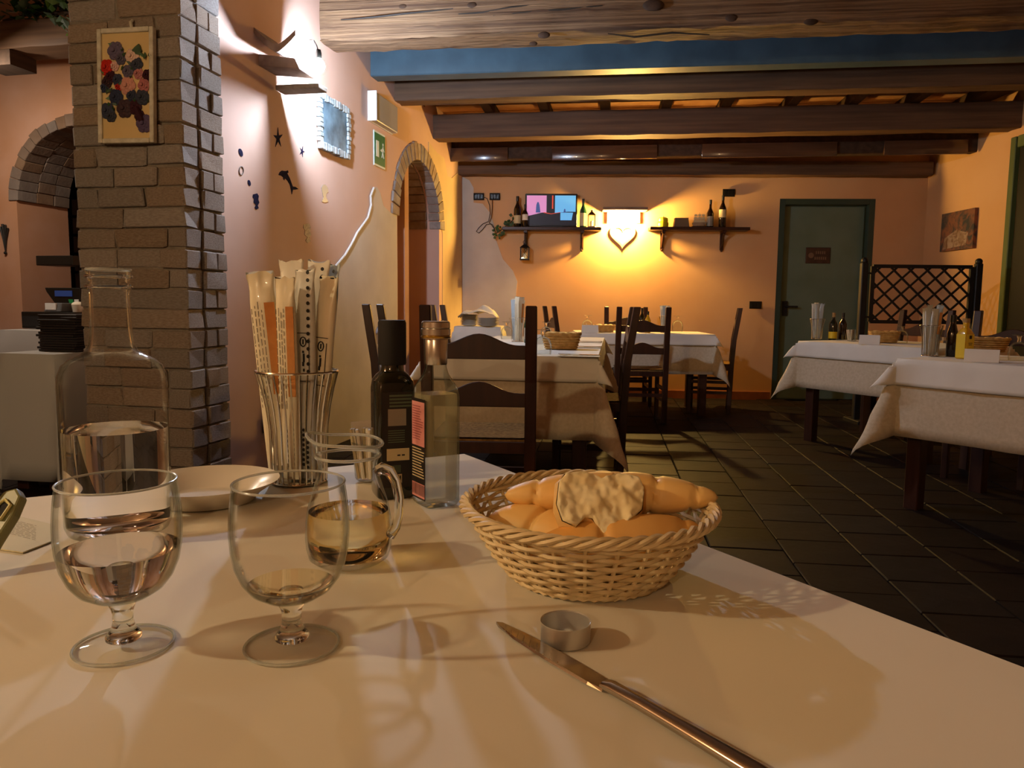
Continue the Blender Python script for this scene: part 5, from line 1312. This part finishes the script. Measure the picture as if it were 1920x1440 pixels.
for i, (x, y, lab) in enumerate(((1090, 668, 'nearest folded napkin on the long table'), (1098, 652, 'middle folded napkin on the long table'), (1103, 642, 'farthest folded napkin on the long table'))):
    q = tp(x, y); tag(B().box((0, 0, .0025), (.2, .13, .003)).obj('napkin', 'cloth_beige' if i else 'paper_white', loc=(q.x - .01, q.y, HT), rz=R(-8), bevel=.001), lab, 'napkin')
    z = HT + .0045
    cutlery('fork on the ' + lab, (q.x - .02, q.y + .03, z), R(172), 'fork'); cutlery('knife on the ' + lab, (q.x - .01, q.y - .025, z), R(176), 'table_knife')

# table by the far wall
far_goblet('upturned glass at the left of the far table under the lamp', tp(1101, 622), sc=1.25)
card_tent('white folded card beside the upturned glass on the far table', tp(1106, 624), R(5), .15, .07)
far_basket('low yellow basket on the far table', tp(1133, 623), R(0), .2, .15, .06)
bottle('oil_bottle', 'dark oil bottle in the middle of the far table', tp(1203, 623), .23, .032, 'glass_dark', 0, ('label_grey', .1, .4))
bottle('vinegar_bottle', 'pale vinegar bottle beside the dark oil bottle on the far table', tp(1214, 624), .2, .028, 'oil_yellow', 0, ('label_cream', .1, .5))
holder(tp(1246, 624), 'on the far table by the orange wall', 31, 5, 1.0, .28)
far_goblet('upturned glass at the right of the far table', tp(1270, 622), sc=1.25)
# table before the green door
holder(tp(1531, 636), 'on the table before the green door', 41, 5, 1.0, .29)
bottle('oil_bottle', 'corked dark oil bottle with yellow label before the green door', tp(1561, 637), .21, .032, 'glass_dark', 0, ('label_yellow', .05, .3), capm='cork')
bottle('vinegar_bottle', 'black vinegar bottle behind the corked bottle before the green door', tp(1579, 636), .21, .03, 'glass_brown', 0, None)
g_ = root('small_glass', 'small glass of paper sachets before the green door', 'glass', tp(1597, 640))
B().lathe([(0, .003), (.03, .003), (.036, .06)], 20).obj('cup', 'glass_rim', g_, smooth=True)
for i in range(6): tag(B().box((0, 0, .04), (.02, .004, .08)).obj('paper_sachet', 'label_grey' if i % 2 else 'paper_white', loc=Vector(g_.location) + Vector((-.02 + i * .008, .006 * math.sin(i * 2), .008)), rot=(0, R(-10 + i * 4), R(i * 13))), 'paper sachet in the small glass before the green door', 'sachet', 'paper sachets before the green door')
card_tent('white folded card on the table before the green door', tp(1630, 646), R(-30), .13, .065)
far_basket('small straw basket on the table before the green door', tp(1657, 643), R(-20), .2, .16, .075)
far_goblet('upturned glass beside the basket before the green door', tp(1690, 643))
# nearest right table
holder(tp(1743, 668), 'on the nearest table at the right', 51, 6, 1.0, .265)
bottle('salt_cellar', 'small glass salt cellar between breadsticks and dark bottle at the right', tp(1766, 669), .10, .02, 'glass_rim', 0, None, cat='salt cellar', capm='silver', neck=.6)
bottle('vinegar_bottle', 'dark vinegar bottle beside the yellow oil bottle', tp(1783, 669), .215, .026, 'glass_brown', 0, None, neck=.45)
yb = root('oil_bottle', 'square olive oil bottle with a bright yellow label and cork', 'bottle', tp(1807, 673), R(20))
loft([(0, .026, 6), (.004, .029, 8), (.125, .028, 8), (.145, .020, 4), (.155, .014, 2), (.185, .014, 2)], 28).obj('body', 'oil_yellow', yb, smooth=True, angle=60)
B().lathe([(0, .18), (.017, .18), (.017, .2), (0, .2)], 16).obj('cork', 'cork', yb, smooth=True)
B().box((0, -.0292, .065), (.05, .001, .115)).obj('label', 'label_yellow', yb); B().box((-.0292, 0, .065), (.001, .05, .115)).obj('label', 'label_yellow', yb)
face_print(yb, [(-.009, .009, .10, .117), (-.014, .014, .078, .081), (-.012, .012, .070, .073), (-.014, .014, .046, .048), (-.010, .010, .038, .041)], 'y-', 'ink', .0300)
card_tent('white folded card in front of the yellow oil bottle', tp(1840, 679), R(-35), .14, .06)
far_basket('wide straw basket behind the yellow oil bottle', tp(1846, 660), R(-30), .24, .18, .075)
far_goblet('upturned glass at the very right edge of the picture', tp(1908, 676), sc=1.0)

# side table with stacked plates in the far left corner
SZ = .80
stx = atY(893, 612, 7.35)
make_table('side_table', 'small cloth covered side table in the far left corner', (-.53, 7.75, 0), R(-3), .44, .5, SZ - .008)
cloth('tablecloth', 'cream cloth hanging over the corner side table', (-.53, 7.75, 0), R(-3), .44, .5, SZ - .004, .32, 'cloth_white', seed=9)
def plate_stack(c, n, r, what):
    pr = [(0, .003), (r * .6, .003), (r * .98, .011), (r, .012), (r * .99, .0095), (r * .62, 0), (0, 0)]; me = None
    for i in range(n):
        if me is None: o = B().lathe(pr, 24).obj('dinner_plate', 'ceramic', smooth=True); me = o.data
        else: o = bpy.data.objects.new('dinner_plate', me); COL.objects.link(o)
        o.location = (c[0] + rnd.uniform(-.003, .003), c[1] + rnd.uniform(-.003, .003), SZ + .002 + i * .0098)
        tag(o, 'pale plate in the ' + what + ' stack on the corner side table', 'plate', what + ' plate stack')
ps1 = atY(880, 600, 7.38); ps2 = atY(916, 600, 7.30)
plate_stack((ps1.x, ps1.y + .03), 11, .088, 'taller left'); plate_stack((ps2.x + .0, ps2.y - .01), 8, .105, 'wider right')
b = B(); n = 20; v = []
for i in range(n + 1):
    for j in range(n + 1):
        u, w = i / n * 2 - 1, j / n * 2 - 1; z = .035 + .05 * math.exp(-((u - .25) ** 2 + w ** 2) * 3) + .018 * math.sin(5 * u + 2 * w) * math.cos(4 * w) + rnd.uniform(-.004, .004)
        z -= .05 * max(0, abs(u) - .75) / .25
        v.append((u * .19, w * .12, z))
b.add(v, [(i * (n + 1) + j, i * (n + 1) + j + 1, (i + 1) * (n + 1) + j + 1, (i + 1) * (n + 1) + j) for i in range(n) for j in range(n)])
o = b.obj('napkin', 'paper_white', loc=((ps1.x + ps2.x) / 2, ps2.y + .02, SZ + .098), rz=R(-3), smooth=True, angle=80)
md = o.modifiers.new('thickness', 'SOLIDIFY'); md.thickness = .002
tag(o, 'crumpled white napkin lying over the stacked plates in the corner', 'napkin')
# skirt board socket on the side wall
s_, z_ = wl(500, 795)
q0 = CL + DL * s_ + NL * .007; bx_ = root('wall_socket', 'dark wall socket low on the side wall behind the breadsticks', 'socket', (q0.x, q0.y, z_), RZL)
B().box((0, -.006, 0), (.12, .012, .09)).obj('plate', 'black_plastic', bx_, bevel=.003); B().box((0, -.014, 0), (.05, .006, .05)).obj('insert', 'grey_plastic', bx_)

# ================================================================ the annex desk
dk = atY(38, 700, 3.9)
make_table('side_table', 'narrow cloth covered table left of the brick pillar', Vector((dk.x, dk.y + .55, 0)), RZP, .34, .55, .722)
cloth('tablecloth', 'grey white cloth falling to the floor beside the brick pillar', Vector((dk.x, dk.y + .55, 0)), RZP, .34, .55, .727, .66, 'cloth_grey', seed=12, flare=.015, cflare=.03, ripple=.004)
d2 = atY(18, 622, 4.95)
make_table('side_table', 'cloth covered desk behind the narrow table in the annex', Vector((d2.x, d2.y + .55, 0)), RZP, .85, .5, .80)
cloth('tablecloth', 'pale cloth over the annex desk under the till', Vector((d2.x, d2.y + .55, 0)), RZP, .85, .5, .805, .60, 'cloth_grey', seed=13, flare=.10, cflare=.1, ripple=.006)
mp_ = atY(112, 650, 4.02); mp_.z = .730
me = None
for i in range(15):
    w = rnd.uniform(.235, .25)
    o = B().box((0, 0, 0), (w, .3, .0125)).obj('menu', 'menu_dark', loc=(mp_.x + .012 + rnd.uniform(-.012, .012), mp_.y + .16 + rnd.uniform(-.01, .01), .737 + i * .0132), rz=RZP + rnd.uniform(-.05, .05), bevel=.002)
    tag(o, 'dark bound menu in the stack beside the brick pillar', 'menu', 'stack of dark menus')
Y4 = 5.1
def ax(x, y, Y=Y4): return atY(x, y, Y)
tl = ax(98, 620); tl_w = abs(ax(156, 600).x - ax(40, 600).x)
till = root('cash_drawer', 'black cash drawer on the annex desk under the card terminal', 'till', (tl.x, tl.y + .15, .811), RZP)
B().box((0, 0, .058), (tl_w, .3, .112)).obj('body', 'black_plastic', till, bevel=.004); B().box((0, -.153, .05), (tl_w - .03, .006, .07)).obj('drawer', 'black_matte', till); B().box((.0 - tl_w * .12, -.158, .06), (.035, .004, .008)).obj('indicator_light', 'screen_blue', till)
ZT = .811 + .115
ctm = ax(111, 585, Y4 + .08); ct = root('card_terminal', 'white receipt printer on the black cash drawer', 'terminal', (ctm.x, ctm.y, ZT), RZP)
B().box((0, 0, .03), (.135, .12, .06), taper=(.95, .7)).obj('body', 'grey_plastic', ct, bevel=.004); B().box((-.012, -.055, .036), (.085, .01, .045)).obj('paper', 'white_plastic', ct)
cup = ax(146, 585, Y4 + .08); cu = root('cup', 'white cup with crumpled napkins on the cash drawer', 'cup', (cup.x, cup.y, ZT))
B().lathe([(0, 0), (.03, 0), (.038, .05), (.036, .05), (.028, .004), (0, .004)], 16).obj('body', 'ceramic', cu, smooth=True); B().ball((.0, 0, .05), .035, 10, 6, (1.1, 1, .6)).obj('napkin', 'paper_white', cu, smooth=True)
pos = ax(118, 570, Y4 + .22); ps = root('till_screen', 'black touch screen till tilted on its stand in the annex', 'till', (pos.x, pos.y, ZT), RZP)
b = B(); b.prism([(-.128, .165), (.16, .165), (.16, .0), (-.005, .0), (-.115, .135)], -.02, .1); b.obj('housing', 'black_plastic', ps, bevel=.005)
B().box((.03, -.023, .125), (.14, .004, .04)).obj('screen', 'screen_blue', ps); B().prism([(.07, .085), (.105, .085), (.115, .045), (.08, .045)], -.026, -.022).obj('green_note', 'paper_green', ps); B().box((.135, -.024, .065), (.035, .004, .04)).obj('white_note', 'white_plastic', ps)
mo = ax(118, 490, Y4 + .3); mon = root('monitor', 'narrow black monitor edge above the till screen in the annex', 'monitor', (mo.x, mo.y, 0), RZP)
mz0 = ax(118, 499, Y4 + .3).z; mz1 = ax(118, 481, Y4 + .3).z
B().box((.02, 0, (mz0 + mz1) / 2), (.30, .2, mz1 - mz0)).obj('casing', 'black_plastic', mon, bevel=.004); B().box((.06, .12, (mz0 + .80) / 2), (.06, .03, mz0 - .80)).obj('stand', 'black_plastic', mon)
